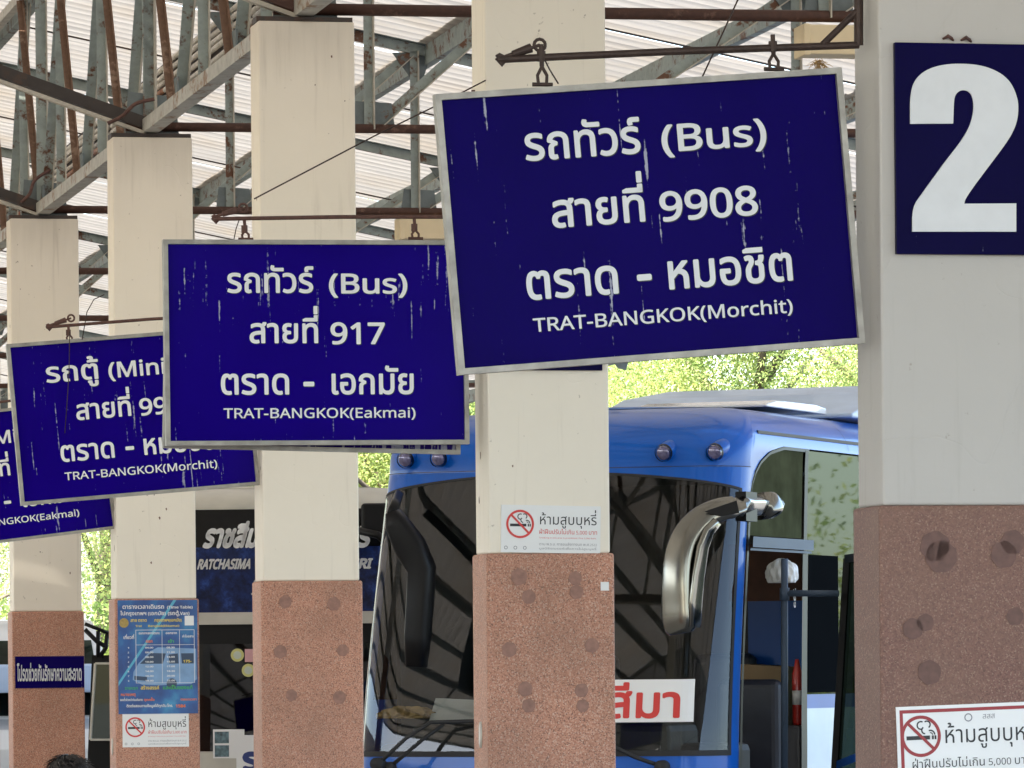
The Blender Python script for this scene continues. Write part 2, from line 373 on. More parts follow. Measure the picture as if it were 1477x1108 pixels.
def fit(mb, text, x0, x1, zb, h, y, bold=.02, ref=None, mi=0, shear=0.0):
    """flat lettering between x0 and x1 on baseline zb; h is the height of a plain letter"""
    vs, fs = run(text, 0)
    if not vs: return
    a, b = min(p[0] for p in vs), max(p[0] for p in vs); sx = (x1 - x0) / (b - a)
    thai = any('\u0e00' < c < '\u0e7f' for c in text); lh = ref or (.565 if thai else .72); sz = h / lh
    # weight is built up from slightly shifted copies, each a hair further out
    sh = [(0, 0)] if bold < .006 else [(0, 0)] + [(math.cos(i*math.pi/4)*bold, math.sin(i*math.pi/4)*bold) for i in range(8)]
    for i, (dx, dz) in enumerate(sh):
        mb.add([(x0 + (px + dx - a) * sx + (pz + dz) * sz * shear, y - i*.00006, zb + (pz + dz) * sz) for px, pz in vs], fs, mi)

# ------------------------------------------------------------------ ground
g = MB(); g.add([(-400,-200,0),(400,-200,0),(400,1200,0),(-400,1200,0)], [(0,1,2,3)]); g.obj('ground', M_asph, kind='structure')
pl = MB(); pl.box(-9.0, 2.2, -30, 95, 0.004, .13); o = pl.obj('pavement', M_conc, loc=O, rotz=AL, kind='structure')

# ------------------------------------------------------------------ pillars
PW = .5
patches = {0: [(1348,788,.045),(1357,803,.048),(1460,782,.036),(1447,800,.04),(1316,907,.031),(1334,898,.026),(1340,970,.036),(1463,889,.026)],
           1: [(748,832,.034),(762,861,.029),(829,834,.028),(831,854,.029),(734,937,.031),(853,931,.03),(757,994,.03),(838,996,.028),(840,1018,.026),(762,1018,.028)],
           2: [(411,868,.033),(481,871,.035),(404,940,.034),(494,938,.031),(420,1003,.03),(489,1006,.034)]}
names = ['pale pillar nearest the camera carrying the white number two board',
         'cream pillar right in front of the blue bus with a no smoking sticker',
         'cream pillar between the black bus and the blue bus windscreen',
         'cream pillar carrying the blue timetable poster on its terrazzo base',
         'cream pillar with a narrow blue sign across its terrazzo base',
         'cream pillar mostly cut off at the left edge behind the hanging signs']
for k in range(12):
    p = thing('pillar', names[min(k, 5)] if k < 6 else 'far cream pillar hidden behind the nearer pillars of the row', 'pillar', row(0, k*D), AL, 'pillars in a row under the canopy')
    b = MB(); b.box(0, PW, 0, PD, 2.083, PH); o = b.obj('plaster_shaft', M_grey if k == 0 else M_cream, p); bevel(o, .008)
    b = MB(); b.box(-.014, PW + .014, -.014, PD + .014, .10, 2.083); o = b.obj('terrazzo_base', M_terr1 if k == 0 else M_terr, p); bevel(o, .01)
    for (px, py, r) in patches.get(k, []):
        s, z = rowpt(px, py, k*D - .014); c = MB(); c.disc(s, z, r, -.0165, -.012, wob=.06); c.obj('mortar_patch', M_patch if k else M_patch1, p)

# unseen hall added on the left to keep sky out of the windscreen reflection
b = MB(); b.box(-17.8, -17.5, -16, 62, 0, 4.2); blocker = b.obj('hall_wall', M_cream, None, loc=O, rotz=AL, label='long low cream wall of the waiting hall left of the pillars', cat='wall')
# number boards on the pillars
TWO = [(1068,412),(1068,372),(1068,330),(1075,285),(1095,252),(1130,228),(1180,214),(1245,211),(1310,218),(1365,240),(1400,270),(1420,310),(1429,350),(1425,400),(1410,440),(1385,480),(1350,527),(1310,580),(1275,627),(1250,665),(1248,678),(1421,677),(1421,771),(1075,771),(1075,690),(1110,640),(1150,585),(1190,530),(1230,480),(1262,430),(1277,385),(1280,345),(1273,315),(1260,303),(1245,299),(1228,304),(1216,320),(1213,345),(1211,411)]
def smooth_poly(P, it=2, keep=()):
    for _ in range(it):
        Q = []; n = len(P)
        for i in range(n):
            a, b, c = Vector(P[i-1]), Vector(P[i]), Vector(P[(i+1) % n]); ang = (b - a).angle(c - b, 0)
            if ang > .9: Q.append(tuple(b))
            else: Q += [tuple(b.lerp(a, .25)), tuple(b.lerp(c, .25))]
        P = Q
    return P
for k in (0, 1):
    t = k*D - .004; s0, z1 = rowpt(1288, 62, -.004); s1 = PW - .03; z0 = rowpt(1290, 367, -.004)[1]
    nb = thing('number_board', ['navy board with a big white number two on the nearest pillar', 'navy board mostly hidden behind the nearest hanging sign, its lower edge showing'][k], 'sign', row(s0, k*D, z0), AL, 'number boards on the pillars')
    W_, H_ = s1 - s0, z1 - z0
    b = MB(); b.box(0, W_, -.022, -.001, 0, H_); bevel(b.obj('board', M_navy, nb), .002)
    if k == 0:
        P = [rowpt(850 + x/2.3078, y/2.3078, -.03) for x, y in TWO]; P = smooth_poly([(a - s0, c - z0) for a, c in P])
        b = MB(); b.prism(P[::-1], -.028, -.0225); b.obj('numeral', M_letter, nb)
        b = MB(); b.box(W_-.018, W_+.014, -.026, -.0225, H_-.24, H_-.02); b.obj('paper_strip', M_wpaper, nb, label='torn white strip stuck along the right edge')

for (px, py, kk) in ((1366, 56, 0), (1392, 58, 0)):
    s_, z_ = rowpt(px, py, -.01); b = MB(); b.tube([(s_-.012, 0, z_), (s_, -.014, z_+.007), (s_+.014, -.004, z_+.001), (s_+.02, .0, z_-.004)], [.003, .006, .005, .003], 8)
    b.obj('bent_fixing', M_ironr, loc=row(0, -.004), rotz=AL, label=['larger bent rusty fixing above the number two board', 'smaller bent rusty fixing above the number two board'][px > 1380], cat='fixing')
rgc = random.Random(12)
for k in (1, 2, 3, 4):
    pp = [o for o in bpy.data.objects if o.name.split('.')[0] == 'pillar' and o.get('label') == names[k]][0]
    for q in range(9 if k == 1 else 5):
        y_ = rgc.uniform(.04, .22); z_ = rgc.uniform(2.15, 4.2); b = MB(); rr = rgc.uniform(.006, .014)
        b.add([(-.0012, y_ + rr*math.cos(a*.9)*rgc.uniform(.6, 1), z_ + 1.7*rr*math.sin(a*.9)*rgc.uniform(.6, 1)) for a in range(7)], [tuple(range(7))]); b.obj('paint_chip', M_chip, pp)
    for q in range(7):
        x_ = rgc.uniform(.04, .46); z_ = rgc.uniform(2.2, 4.8); b = MB(); rr = rgc.uniform(.003, .008)
        b.add([(x_ + rr*math.cos(a*.9)*rgc.uniform(.5, 1), -.0012, z_ + 1.6*rr*math.sin(a*.9)*rgc.uniform(.5, 1)) for a in range(7)], [tuple(range(7))]); b.obj('paint_chip', M_chip, pp)
# ------------------------------------------------------------------ hanging signs
def hanging_sign(label, k, TL, W_, H_, tilt, lines, blue, fr=.018, group='hanging blue route signs', dt=.1, thick=.045, plain=False):
    t = k*D + dt; s, z = rowpt(*TL, t)
    p = thing('hanging_sign', label, 'sign', row(s, t, z), 0, group)
    p.rotation_euler = (Matrix.Rotation(AL, 3, 'Z') @ Matrix.Rotation(-tilt, 3, 'Y')).to_euler()
    b = MB(); b.box(fr, W_-fr, -.004, .004, -H_+fr, -fr); b.obj('face_panel', blue, p)
    b = MB(); h = thick/2
    for nm, poly in (('frame_rail', [(0, 0), (fr, -fr), (W_-fr, -fr), (W_, 0)]), ('frame_rail', [(0, -H_), (W_, -H_), (W_-fr, -H_+fr), (fr, -H_+fr)]),
                     ('frame_stile', [(0, -H_), (fr, -H_+fr), (fr, -fr), (0, 0)]), ('frame_stile', [(W_, -H_), (W_, 0), (W_-fr, -fr), (W_-fr, -H_+fr)])):
        b = MB(); b.prism(poly, -h, h); b.obj(nm, M_alu, p)
    if lines:
        for (txt, u0, u1, vb, hh, bold) in lines:
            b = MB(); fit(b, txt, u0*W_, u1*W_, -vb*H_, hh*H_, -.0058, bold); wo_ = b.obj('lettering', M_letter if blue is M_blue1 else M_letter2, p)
            e = .0024*(hh/.1)**.3; b = MB(); fit(b, txt, u0*W_ + e, u1*W_ + e, -vb*H_ - e, hh*H_, -.0046, bold); b.obj('lettering_edge', M_ink, wo_)
    return p
def L(first, n2, n2x, dest, destx, latin, lx, fx=((.21, .49), (.545, .80))):
    return [(first[0], *fx[0], .255, .094, .018), (first[1], *fx[1], .258, .117, .016),
            ('สายที่', *n2x[0], .50, .094, .018), (n2, *n2x[1], .505, .126, .018),
            ('ตราด', .185, .405, .75, .098, .018), ('-', .457, .487, .75, .16, .02), (dest, *destx, .75, .098, .018),
            (latin, *lx, .867, .059, .010)]
S1 = hanging_sign('nearest and largest blue sign, route 9908 to Morchit, tilted on its arm', 0, (625, 137), 1.226, .817, .079,
    L(('รถทัวร์', '(Bus)'), '9908', ((.261, .485), (.527, .764)), 'หมอชิต', (.533, .836), 'TRAT-BANGKOK(Morchit)', (.192, .83)), M_blue1)
S2 = hanging_sign('blue sign with route 917 to Eakmai, hanging level', 1, (234, 346), 1.235, .823, .005,
    L(('รถทัวร์', '(Bus)'), '917', ((.281, .503), (.548, .723)), 'เอกมัย', (.549, .817), 'TRAT-BANGKOK(Eakmai)', (.191, .823)), M_blue)
S3 = hanging_sign('blue Minivan sign to Morchit, partly covered by the route 917 sign', 2, (8, 497), 1.232, .823, .084,
    L(('รถตู้', '(Minivan)'), '9908', ((.265, .49), (.53, .76)), 'หมอชิต', (.533, .836), 'TRAT-BANGKOK(Morchit)', (.192, .83), ((.155, .37), (.415, .86))), M_blue)
S4 = hanging_sign('blue sign to Eakmai cut off by the left edge of the photo', 3, (-142, 607), 1.235, .823, .119,
    L(('รถตู้', '(Minivan)'), '917', ((.281, .503), (.548, .723)), 'เอกมัย', (.549, .817), 'TRAT-BANGKOK(Eakmai)', (.191, .823), ((.155, .37), (.415, .86))), M_blue)
M_worn = signblue('worn_blue_face', (.02, .008, .16), .19)
S2b = hanging_sign('worn blue sign hanging directly behind the route 917 sign, lower edge showing', 1, (238, 356), 1.215, .808, -.022, None, M_worn, dt=.19, thick=.03)
# worn sign hangs on two short wires too
def sign_arm(label, k, xt, yt, xr, yr, hx, turn, post_top, dt=.1, mat=None, brace=True, signs=None):
    mat = mat or M_iron; t = k*D + dt
    def P(px, py, d=0.0):
        s, z = rowpt(px, py, t + d); return Vector((s, t + d, z))
    root = row(0, k*D, P(xr, yr).z); p = thing('sign_arm', label, 'bracket', root, AL, 'sign arms fixed to the pillars')
    o0 = Vector((0, k*D, P(xr, yr).z)); q = lambda v: v - o0
    b = MB(); b.tube([q(P(xt, yt)), q(P((xt+xr)/2, (yt+yr)/2 - 1.5)), q(P(xr, yr))], .011*(1 if k == 0 else .75)); b.obj('arm_rod', mat, p)
    b = MB(); b.tube([q(P(xr, yr)), q(P(xr, post_top))], .014 if k == 0 else .008); b.obj('wall_bar', mat, p)
    if brace: b = MB(); b.tube([q(P(xr-.1*(xr-xt), yr-.5)), q(P(xr-3, yr-.093*(xr-xt)))], .010); b.obj('brace', mat, p)
    for (x, y0, y1) in hx:
        b = MB(); a = q(P(x, y0)); c = q(P(x+2, y1)); m1 = a.lerp(c, .55)
        b.tube([a, m1], .007); b.tube([a + Vector((0, 0, -.02)), a + Vector((0, 0, -.05))], .013)
        for sgn in (-1, 1): b.tube([m1, m1.lerp(c, .5) + Vector((sgn*.014, 0, 0)), c + Vector((sgn*.012, 0, 0))], .005)
        b.tube([c + Vector((-.03, 0, 0)), c + Vector((.03, 0, 0))], .006)
        b.obj('hanger_hook', mat, p)
    if turn:
        (a, c) = [q(P(*v)) for v in turn]; b = MB()
        b.tube([a, a.lerp(c, .25)], .006); b.tube([a.lerp(c, .22), a.lerp(c, .75)], [.010, .014]); b.tube([a.lerp(c, .75), c], .005)
        pts = [c + Vector((math.cos(i*math.pi/6)*.017, 0, math.sin(i*math.pi/6)*.017)) for i in range(13)]; b.tube(pts, .005, 8); b.obj('turnbuckle', mat, p)
        b = MB(); pts = [q(P(xt + 4, yt)) + Vector((dx, 0, dz)) for dx, dz in ((-.012, .006), (-.004, .012), (.02, .004), (.004, -.014), (-.012, .006))]; b.tube(pts, .008, 6); b.obj('clamp', mat, p)
    return p
sign_arm('dark iron arm fixed to the nearest pillar holding the Morchit route 9908 sign', 0, 718, 86, 1238, 65, [(780, 64, 122), (1114, 50, 100)], ((728, 82), (778, 65)), -25)
sign_arm('rust brown arm holding the Eakmai route 917 sign', 1, 306, 316, 682, 313, [(352, 318, 345), (597, 316, 344)], ((312, 312), (350, 300)), 130, mat=M_ironr, brace=False)
sign_arm('thin dark arm holding the Minivan sign to Morchit', 2, 66, 472, 366, 452, [(98, 470, 492)], ((72, 469), (102, 459)), 425, mat=M_ironr, brace=False)
sign_arm('thin dark arm above the sign cut off by the left edge', 3, -90, 590, 150, 566, [(-60, 588, 602), (110, 570, 580)], None, 540, mat=M_ironr, brace=False)
def wire(label, pts, r=.003, mat=None, name='wire', cat='wire', grp=None):
    pts = [Vector(p) for p in pts]; o0 = pts[0].copy(); b = MB(); b.tube([p - o0 for p in pts], r, 6)
    return b.obj(name, mat or M_iron, None, True, loc=o0, label=label, cat=cat, group=grp)
def rp(px, py, t): s, z = rowpt(px, py, t); return row(s, t, z)
wire('thin wire running up from the route 917 arm past the pillar', [rp(366, 287, D+.0), rp(450, 243, D), rp(540, 196, D), rp(640, 147, D), rp(700, 116, D)], .003)
wire('thin stay wire crossing behind the arm of the nearest sign', [rp(1012, 112, .3), rp(1040, 52, .3), rp(1075, -25, .3)], .0025)
wire('short slack wire dangling beside the left hook of the nearest sign', [rp(782, 80, .1), rp(792, 100, .1), rp(805, 121, .1)], .0022)
wire('short slack wire at the tip of the route 917 arm', [rp(345, 316, D+.1), rp(340, 330, D+.1), rp(337, 345, D+.1)], .0022)
wire('frayed thin wire over the Minivan sign arm', [rp(150, 425, 2*D), rp(135, 432, 2*D), rp(125, 450, 2*D), rp(118, 490, 2*D)], .0025)
wire('thin conduit wire lying down the face of the Minivan sign', [rp(100, 478, 2*D+.06), rp(99, 540, 2*D+.06), rp(93, 625, 2*D+.06)], .0025)

# ------------------------------------------------------------------ stickers and posters on the pillars
def no_smoking(label, k, TL, BR, border, tilt=0.0, full=True):
    t = k*D - .014 if k != 1 else k*D; t0 = t - .002
    s0, z1 = rowpt(*TL, t0); s1, z0 = rowpt(*BR, t0); W_, H_ = s1 - s0, z1 - z0
    p = thing('no_smoking_sign', label, 'sign', row(s0, t, z0), 0, 'no smoking signs on the pillars')
    p.rotation_euler = (Matrix.Rotation(AL, 3, 'Z') @ Matrix.Rotation(-tilt, 3, 'Y')).to_euler()
    b = MB(); b.box(0, W_, -.005, -.0005, 0, H_); b.obj('sheet', M_wpaper, p)
    y = -.0058
    if border:
        b = MB(); e = .010; q = .010
        for (x0, x1, a, c) in ((e, W_-e, e, e+q), (e, W_-e, H_-e-q, H_-e), (e, e+q, e+q, H_-e-q), (W_-e-q, W_-e, e+q, H_-e-q)): b.add([(x0,y,a),(x1,y,a),(x1,y,c),(x0,y,c)], [(0,1,2,3)])
        b.obj('border', M_dred, p)
    r = H_*.30 if not border else H_*.235; cx = W_*.19 if not border else .165*W_*1.0; cz = H_*.60 if not border else H_*.66
    if not border: r = min(r, W_*.165)
    b = MB(); b.box(cx-r*.72, cx+r*.45, y-.0004, y, cz-r*.17, cz+r*.02)
    for dx in (.55, .68): b.box(cx+r*dx, cx+r*(dx+.09), y-.0004, y, cz-r*.17, cz+r*.02)
    def arc(c0, c1, rr, a0, a1, wd):
        n = 12; vs = []
        for i in range(n+1):
            a = R(a0 + (a1-a0)*i/n); vs += [(cx+r*(c0+(rr-wd)*math.cos(a)), y, cz+r*(c1+(rr-wd)*math.sin(a))), (cx+r*(c0+rr*math.cos(a)), y, cz+r*(c1+rr*math.sin(a)))]
        b.add(vs, [(2*i, 2*i+1, 2*i+3, 2*i+2) for i in range(n)])
    arc(.02, .52, .22, 60, 290, .07); arc(.32, .55, .20, -60, 130, .07); arc(.22, .28, .20, 120, 270, .07); arc(.48, .05, .25, 0, 110, .07); arc(.48, .05, .13, 0, 100, .05)
    b.obj('cigarette_symbol', M_ink, p)
    b = MB(); b.ring(cx, cz, r*.84, r, y-.0003); d = r*.88*.7071; hw = r*.075
    b.add([(cx-d-hw*.7, y-.0006, cz+d-hw*.7), (cx-d+hw*.7, y-.0006, cz+d+hw*.7), (cx+d+hw*.7, y-.0006, cz-d+hw*.7), (cx+d-hw*.7, y-.0006, cz-d-hw*.7)], [(0,1,2,3)])
    b.obj('prohibition_ring', M_dred if border else M_red, p)
    b = MB()
    if border:
        fit(b, 'ห้ามสูบบุหรี่', W_*.335, W_*.965, H_*.57, H_*.155, y, .0, mi=0); fit(b, 'ฝ่าฝืนปรับไม่เกิน 5,000 บาท', W_*.10, W_*.93, H_*.30, H_*.075, y, .0)
        fit(b, 'ตาม พ.ร.บ. การขนส่งทางบก พ.ศ. 2522', W_*.2, W_*.83, H_*.185, H_*.05, y, -.002); b.obj('lettering', M_ink, p)
        b = MB(); fit(b, 'สสส', W_*.60, W_*.685, H_*.83, H_*.05, y, 0); b.ring(W_*.50, H_*.85, W_*.020, W_*.028, y); b.obj('emblem', M_greyink, p)
    else:
        fit(b, 'ห้ามสูบบุหรี่', W_*.39, W_*.96, H_*.60, H_*.17, y, .004); b.obj('lettering', M_ink, p)
        b = MB(); fit(b, 'ฝ่าฝืนปรับไม่เกิน 5,000 บาท', W_*.385, W_*.965, H_*.40, H_*.075, y, .004)
        fit(b, 'Smoking in this area is prohibited. Fine 5,000 Baht.', W_*.385, W_*.96, H_*.305, H_*.035, y, .004); b.obj('red_lettering', M_red, p)
        b = MB(); fit(b, 'ตาม พ.ร.บ. การขนส่งทางบก พ.ศ.2522', W_*.385, W_*.965, H_*.16, H_*.045, y, 0); fit(b, 'มูลนิธิรณรงค์เพื่อการไม่สูบบุหรี่', W_*.385, W_*.96, H_*.075, H_*.032, y, 0)
        for i in (0, 1, 2): b.ring(W_*(.05 + .095*i), H_*.10, W_*.012, W_*.018, y, 16)
        b.obj('small_print', M_greyink, p, kind='stuff')
no_smoking('white no smoking sign with dark red border on the nearest pillar', 0, (1295, 1020), (1503, 1145), True, .030)
no_smoking('white no smoking sticker at the foot of the plaster, in front of the blue bus', 1, (721, 728), (865, 796), False, -.02)
no_smoking('small white no smoking sticker just under the blue timetable poster', 3, (176, 1030), (272, 1077), False)

t = D - .016; s0, z0 = rowpt(866, 852, t); b = MB(); b.box(0, .034, -.002, 0, 0, .035)
b.obj('paper_scrap', M_wpaper, loc=row(s0, t+.0015, z0), rotz=AL, label='small square white paper scrap on the terrazzo right of the mortar patches', cat='paper')
for (px, py, k, lb) in ((694, 1060, 1, 'pale oval switch plate on the side of the pillar before the blue bus'), (163, 1077, 3, 'pale switch plate on the side of the timetable pillar')):
    t = k*D + PD*.45; s, z = -.0145, rowpt(px, py, t)[1]; b = MB(); n = 20
    b.add([(0, .018*math.cos(2*math.pi*i/n), .055*math.sin(2*math.pi*i/n)) for i in range(n)] + [(-.008, .015*math.cos(2*math.pi*i/n), .05*math.sin(2*math.pi*i/n)) for i in range(n)],
          [(i, (i+1)%n, n+(i+1)%n, n+i) for i in range(n)] + [tuple(range(n, 2*n))])
    b.obj('switch_plate', M_creamp, loc=row(s, t, z), rotz=AL, label=lb, cat='switch')

# narrow blue notice
t = 4*D - .014; s0, z1 = rowpt(21, 947, t); s1, z0 = rowpt(121, 992, t)
p = thing('notice_sign', 'narrow blue sign with white Thai words on a terrazzo base', 'sign', row(s0, t, z0), AL); W_, H_ = s1-s0, z1-z0
b = MB(); b.box(0, W_, -.006, -.0005, 0, H_); b.obj('panel', M_blue1, p)
b = MB(); fit(b, 'โปรดช่วยกันรักษาความสะอาด', W_*.03, W_*.96, H_*.24, H_*.36, -.0068, .03); b.obj('lettering', M_letter, p)

# timetable poster
t = 3*D - .014; s0, z1 = rowpt(169, 866, t); s1, z0 = rowpt(285, 1029, t); W_, H_ = s1-s0, z1-z0
p = thing('timetable_poster', 'blue bus timetable poster with a printed van on a terrazzo base', 'poster', row(s0, t, z0), AL)
b = MB(); b.box(0, W_, -.008, -.0005, 0, H_); b.obj('board', M_poster, p)
b = MB(); y = -.0085
b.flat([(0,H_*.28),(W_*.70,H_),(W_*.74,H_),(0,H_*.245)][::-1], y); b.obj('light_streak', M_cyan, p)
Y2 = -.0092
def vanp(pts): return [(W_*x, H_*z) for x, z in pts]
b = MB(); b.flat(vanp([(.18,.30),(.19,.37),(.25,.44),(.40,.55),(.50,.585),(.98,.57),(.985,.30),(.92,.26),(.5,.25),(.3,.255)])[::-1], Y2); b.obj('printed_van', M_ltblue, p)
b = MB(); b.flat(vanp([(.27,.44),(.41,.535),(.60,.53),(.56,.44)])[::-1], Y2-.0006); b.flat(vanp([(.64,.44),(.63,.52),(.75,.53),(.76,.44)])[::-1], Y2-.0006); b.flat(vanp([(.80,.44),(.79,.53),(.95,.53),(.95,.44)])[::-1], Y2-.0006)
b.disc(W_*.67, H_*.265, W_*.065, Y2-.0012, Y2-.0006); b.flat(vanp([(.20,.30),(.20,.335),(.36,.325),(.36,.29)])[::-1], Y2-.0006); b.obj('printed_van_windows', M_dkglassp, p)
Y3 = -.0112; b = MB()
fit(b, 'ตารางเวลาเดินรถ', W_*.06, W_*.58, H_*.925, H_*.028, Y3, .02); fit(b, '(Time Table)', W_*.62, W_*.94, H_*.925, H_*.028, Y3, .02)
fit(b, 'ไปกรุงเทพฯ (เอกมัย)', W_*.03, W_*.60, H_*.868, H_*.026, Y3, .02); fit(b, '(รถตู้,Van)', W_*.63, W_*.90, H_*.868, H_*.026, Y3, .02)
fit(b, 'เที่ยวที่', W_*.07, W_*.20, H_*.66, H_*.022, Y3, .02); fit(b, 'ออกจากสถานีตราด', W_*.26, W_*.52, H_*.70, H_*.016, Y3, .02); fit(b, 'ออกจาก', W_*.60, W_*.74, H_*.70, H_*.016, Y3, .02); fit(b, 'ค่าโดยสาร', W_*.81, W_*.95, H_*.67, H_*.016, Y3, .02)
hrs = ['04.00', '06.00', '08.00', '10.00', '12.00', '14.00', '16.00', '18.00']; hr2 = ['08.30', '11.00', '13.00', '15.00', '17.00', '18.30', '20.00', '22.00']
for i in range(8):
    z = H_*(.575 - .0415*i); fit(b, str(i+1), W_*.12, W_*.135, z, H_*.016, Y3, .02); fit(b, hrs[i], W_*.34, W_*.44, z, H_*.017, Y3, .03); fit(b, hr2[i], W_*.61, W_*.71, z, H_*.017, Y3, .03)
for (x0, x1, a, c) in ((.22,.96,.735,.739),(.22,.96,.605,.608),(.22,.96,.27,.273),(.22,.226,.27,.735),(.55,.555,.27,.735),(.77,.775,.27,.735),(.955,.961,.27,.735)): b.add([(W_*x0,Y3,H_*a),(W_*x1,Y3,H_*a),(W_*x1,Y3,H_*c),(W_*x0,Y3,H_*c)], [(0,1,2,3)])
fit(b, 'จองตั๋วล่วงหน้าก่อนเดินทาง', W_*.02, W_*.30, H_*.115, H_*.016, Y3, .02); fit(b, 'ติดต่อสอบถามข้อมูลได้ทุกวัน โทร.', W_*.10, W_*.68, H_*.06, H_*.018, Y3, .02)
b.add([(W_*.84,Y3,H_*.775),(W_*.955,Y3,H_*.775),(W_*.955,Y3,H_*.86),(W_*.84,Y3,H_*.86)], [(0,1,2,3)])
b.obj('white_lettering', M_wpaper, p)
b = MB(); fit(b, 'สาย ตราด', W_*.16, W_*.36, H_*.81, H_*.022, Y3, .02); fit(b, 'กรุงเทพฯ(เอกมัย)', W_*.46, W_*.80, H_*.81, H_*.022, Y3, .02); fit(b, 'Trat', W_*.22, W_*.30, H_*.765, H_*.02, Y3, .02); fit(b, 'Bangkok(Ekkamai)', W_*.38, W_*.77, H_*.765, H_*.02, Y3, .02)
fit(b, '175-', W_*.82, W_*.92, H_*.45, H_*.026, Y3, .03); fit(b, 'สร้างสรรค์', W_*.28, W_*.51, H_*.215, H_*.024, Y3, .02); b.obj('yellow_lettering', M_yel, p)
b = MB(); fit(b, 'และเป็นของแท้', W_*.56, W_*.93, H_*.215, H_*.024, Y3, .02); fit(b, 'รายแรก', W_*.08, W_*.24, H_*.215, H_*.022, Y3, .01); fit(b, 'เข้า', W_*.63, W_*.70, H_*.625, H_*.02, Y3, .02); b.obj('green_lettering', M_grn, p)
b = MB(); fit(b, 'หมายเหตุ', W_*.03, W_*.21, H_*.16, H_*.02, Y3, .02); fit(b, 'ทุกครั้ง', W_*.32, W_*.45, H_*.115, H_*.016, Y3, .02); fit(b, 'ออก', W_*.35, W_*.43, H_*.625, H_*.022, Y3, .02); fit(b, '1584', W_*.72, W_*.84, H_*.055, H_*.03, Y3, .03); fit(b, 'ตลอดเวลา', W_*.78, W_*.98, H_*.115, H_*.016, Y3, .02); b.obj('red_lettering', M_orange, p)
b = MB(); b.disc(W_*.075, H_*.80, W_*.06, Y3, Y3+.001); b.obj('gold_seal', M_gold, p)

# ------------------------------------------------------------------ canopy steelwork
T0 = PD/2
RIDGE = -5.27  # left slope past the ridge is unseen, added to close the windscreen reflection
zt = lambda s: 6.86 - .2*s if s > RIDGE else 6.86 - .4*RIDGE + .2*s
NODE = 1.39
def angle_bar(b, p, q, w1=.055, mi=(0, 1), fl=.05):
    """L section: a plate across the view plus a narrow flange standing towards the near side at its right edge"""
    p, q = Vector(p), Vector(q); d = (q - p).normalized(); n = Vector((0, 1, 0)); n = (n - d*n.dot(d)).normalized(); a = d.cross(n)
    if a.x < 0: a = -a
    b.bar(p, q, w1, .007, n, mi[0])
    b.bar(p + a*(w1/2 + .0035) - n*(fl/2 - .0035), q + a*(w1/2 + .0035) - n*(fl/2 - .0035), .007, fl, n, mi[1])
for k in range(0, 12):
    tr = thing('roof_truss', ['steel roof truss standing over the nearest pillar', 'steel roof truss over the second pillar from the right', 'steel roof truss with thick rusty pipe above the third pillar', 'steel roof truss over the timetable pillar',
        'steel roof truss over the pillar with the narrow blue sign', 'steel roof truss above the pillar cut off at the left edge'][k] if k < 6 else 'far steel roof truss seen through the nearer ones', 'truss', row(0, k*D + T0), AL, 'steel trusses carrying the canopy')
    b = MB(); b.tube([(.1, 0, 5.03), (8.6, 0, 5.06)], .031 if k == 2 else .029, 12); b.obj('bottom_pipe', M_pipe, tr, True)
    b = MB(); angle_bar(b, (RIDGE, 0, zt(RIDGE)), (8.6, 0, zt(8.6)), .075, (0, 1), .06); b.obj('top_chord', [M_steel, M_steel2], tr)
    b = MB(); angle_bar(b, (-17, 0, zt(-17)), (RIDGE, 0, zt(RIDGE)), .075, (0, 1), .06); b.obj('top_chord', [M_steel, M_steel2], tr)  # unseen left slope, added for the windscreen reflection
    b = MB(); b.bar((.28, 0, 5.03), (-6.9, 0, 5.03 + .345*7.18), .075, .075, (0, 1, 0)); b.obj('raised_bottom_chord', M_black if k in (3, 4) else M_pipe, tr)
    b = MB(); b.bar((.22, -.03, 4.985), (-6.9, -.03, 4.985 + .345*7.12), .022, .06, (0, 1, 0)); b.obj('chord_flange', M_creamst, tr)
    for j in range(-4, 7):
        s = .25 + NODE*j; zb = 5.03 if j >= 0 else 5.03 + .345*(-(s-.25))
        b = MB(); angle_bar(b, (s, 0, zb), (s, 0, zt(s) - .02), .055 if j else .075); b.obj('web_post', [M_steel, M_creamst], tr)
        s2 = s + NODE
        if j >= 1 and j < 6:
            b = MB(); angle_bar(b, (s + .05, .03, zb + .03), (s2 - .02, .03, zt(s2) - .03), .06); b.obj('web_brace', [M_steel, M_creamst], tr)
        if j >= 1:
            b = MB(); b.prism([(s-.10, 5.05), (s+.17, 5.05), (s+.15, 5.20), (s-.08, 5.21)], .012, .020); b.obj('gusset_plate', M_steel2, tr)
            z = zt(s); b = MB(); b.prism([(s-.02, z-.22), (s+.07, z-.24), (s+.14, z-.03), (s-.16, z-.03)], .012, .020); b.obj('gusset_plate', M_steel2, tr)
    b = MB(); b.prism([(.10, 4.96), (.44, 4.96), (.42, 5.22), (.12, 5.25)], .014, .024); b.obj('gusset_plate', M_steel2, tr)
    b = MB(); b.box(.0, .5, -.08, .08, PH + .001, PH + .03); b.obj('bearing_plate', M_black, tr)
TP = D/5
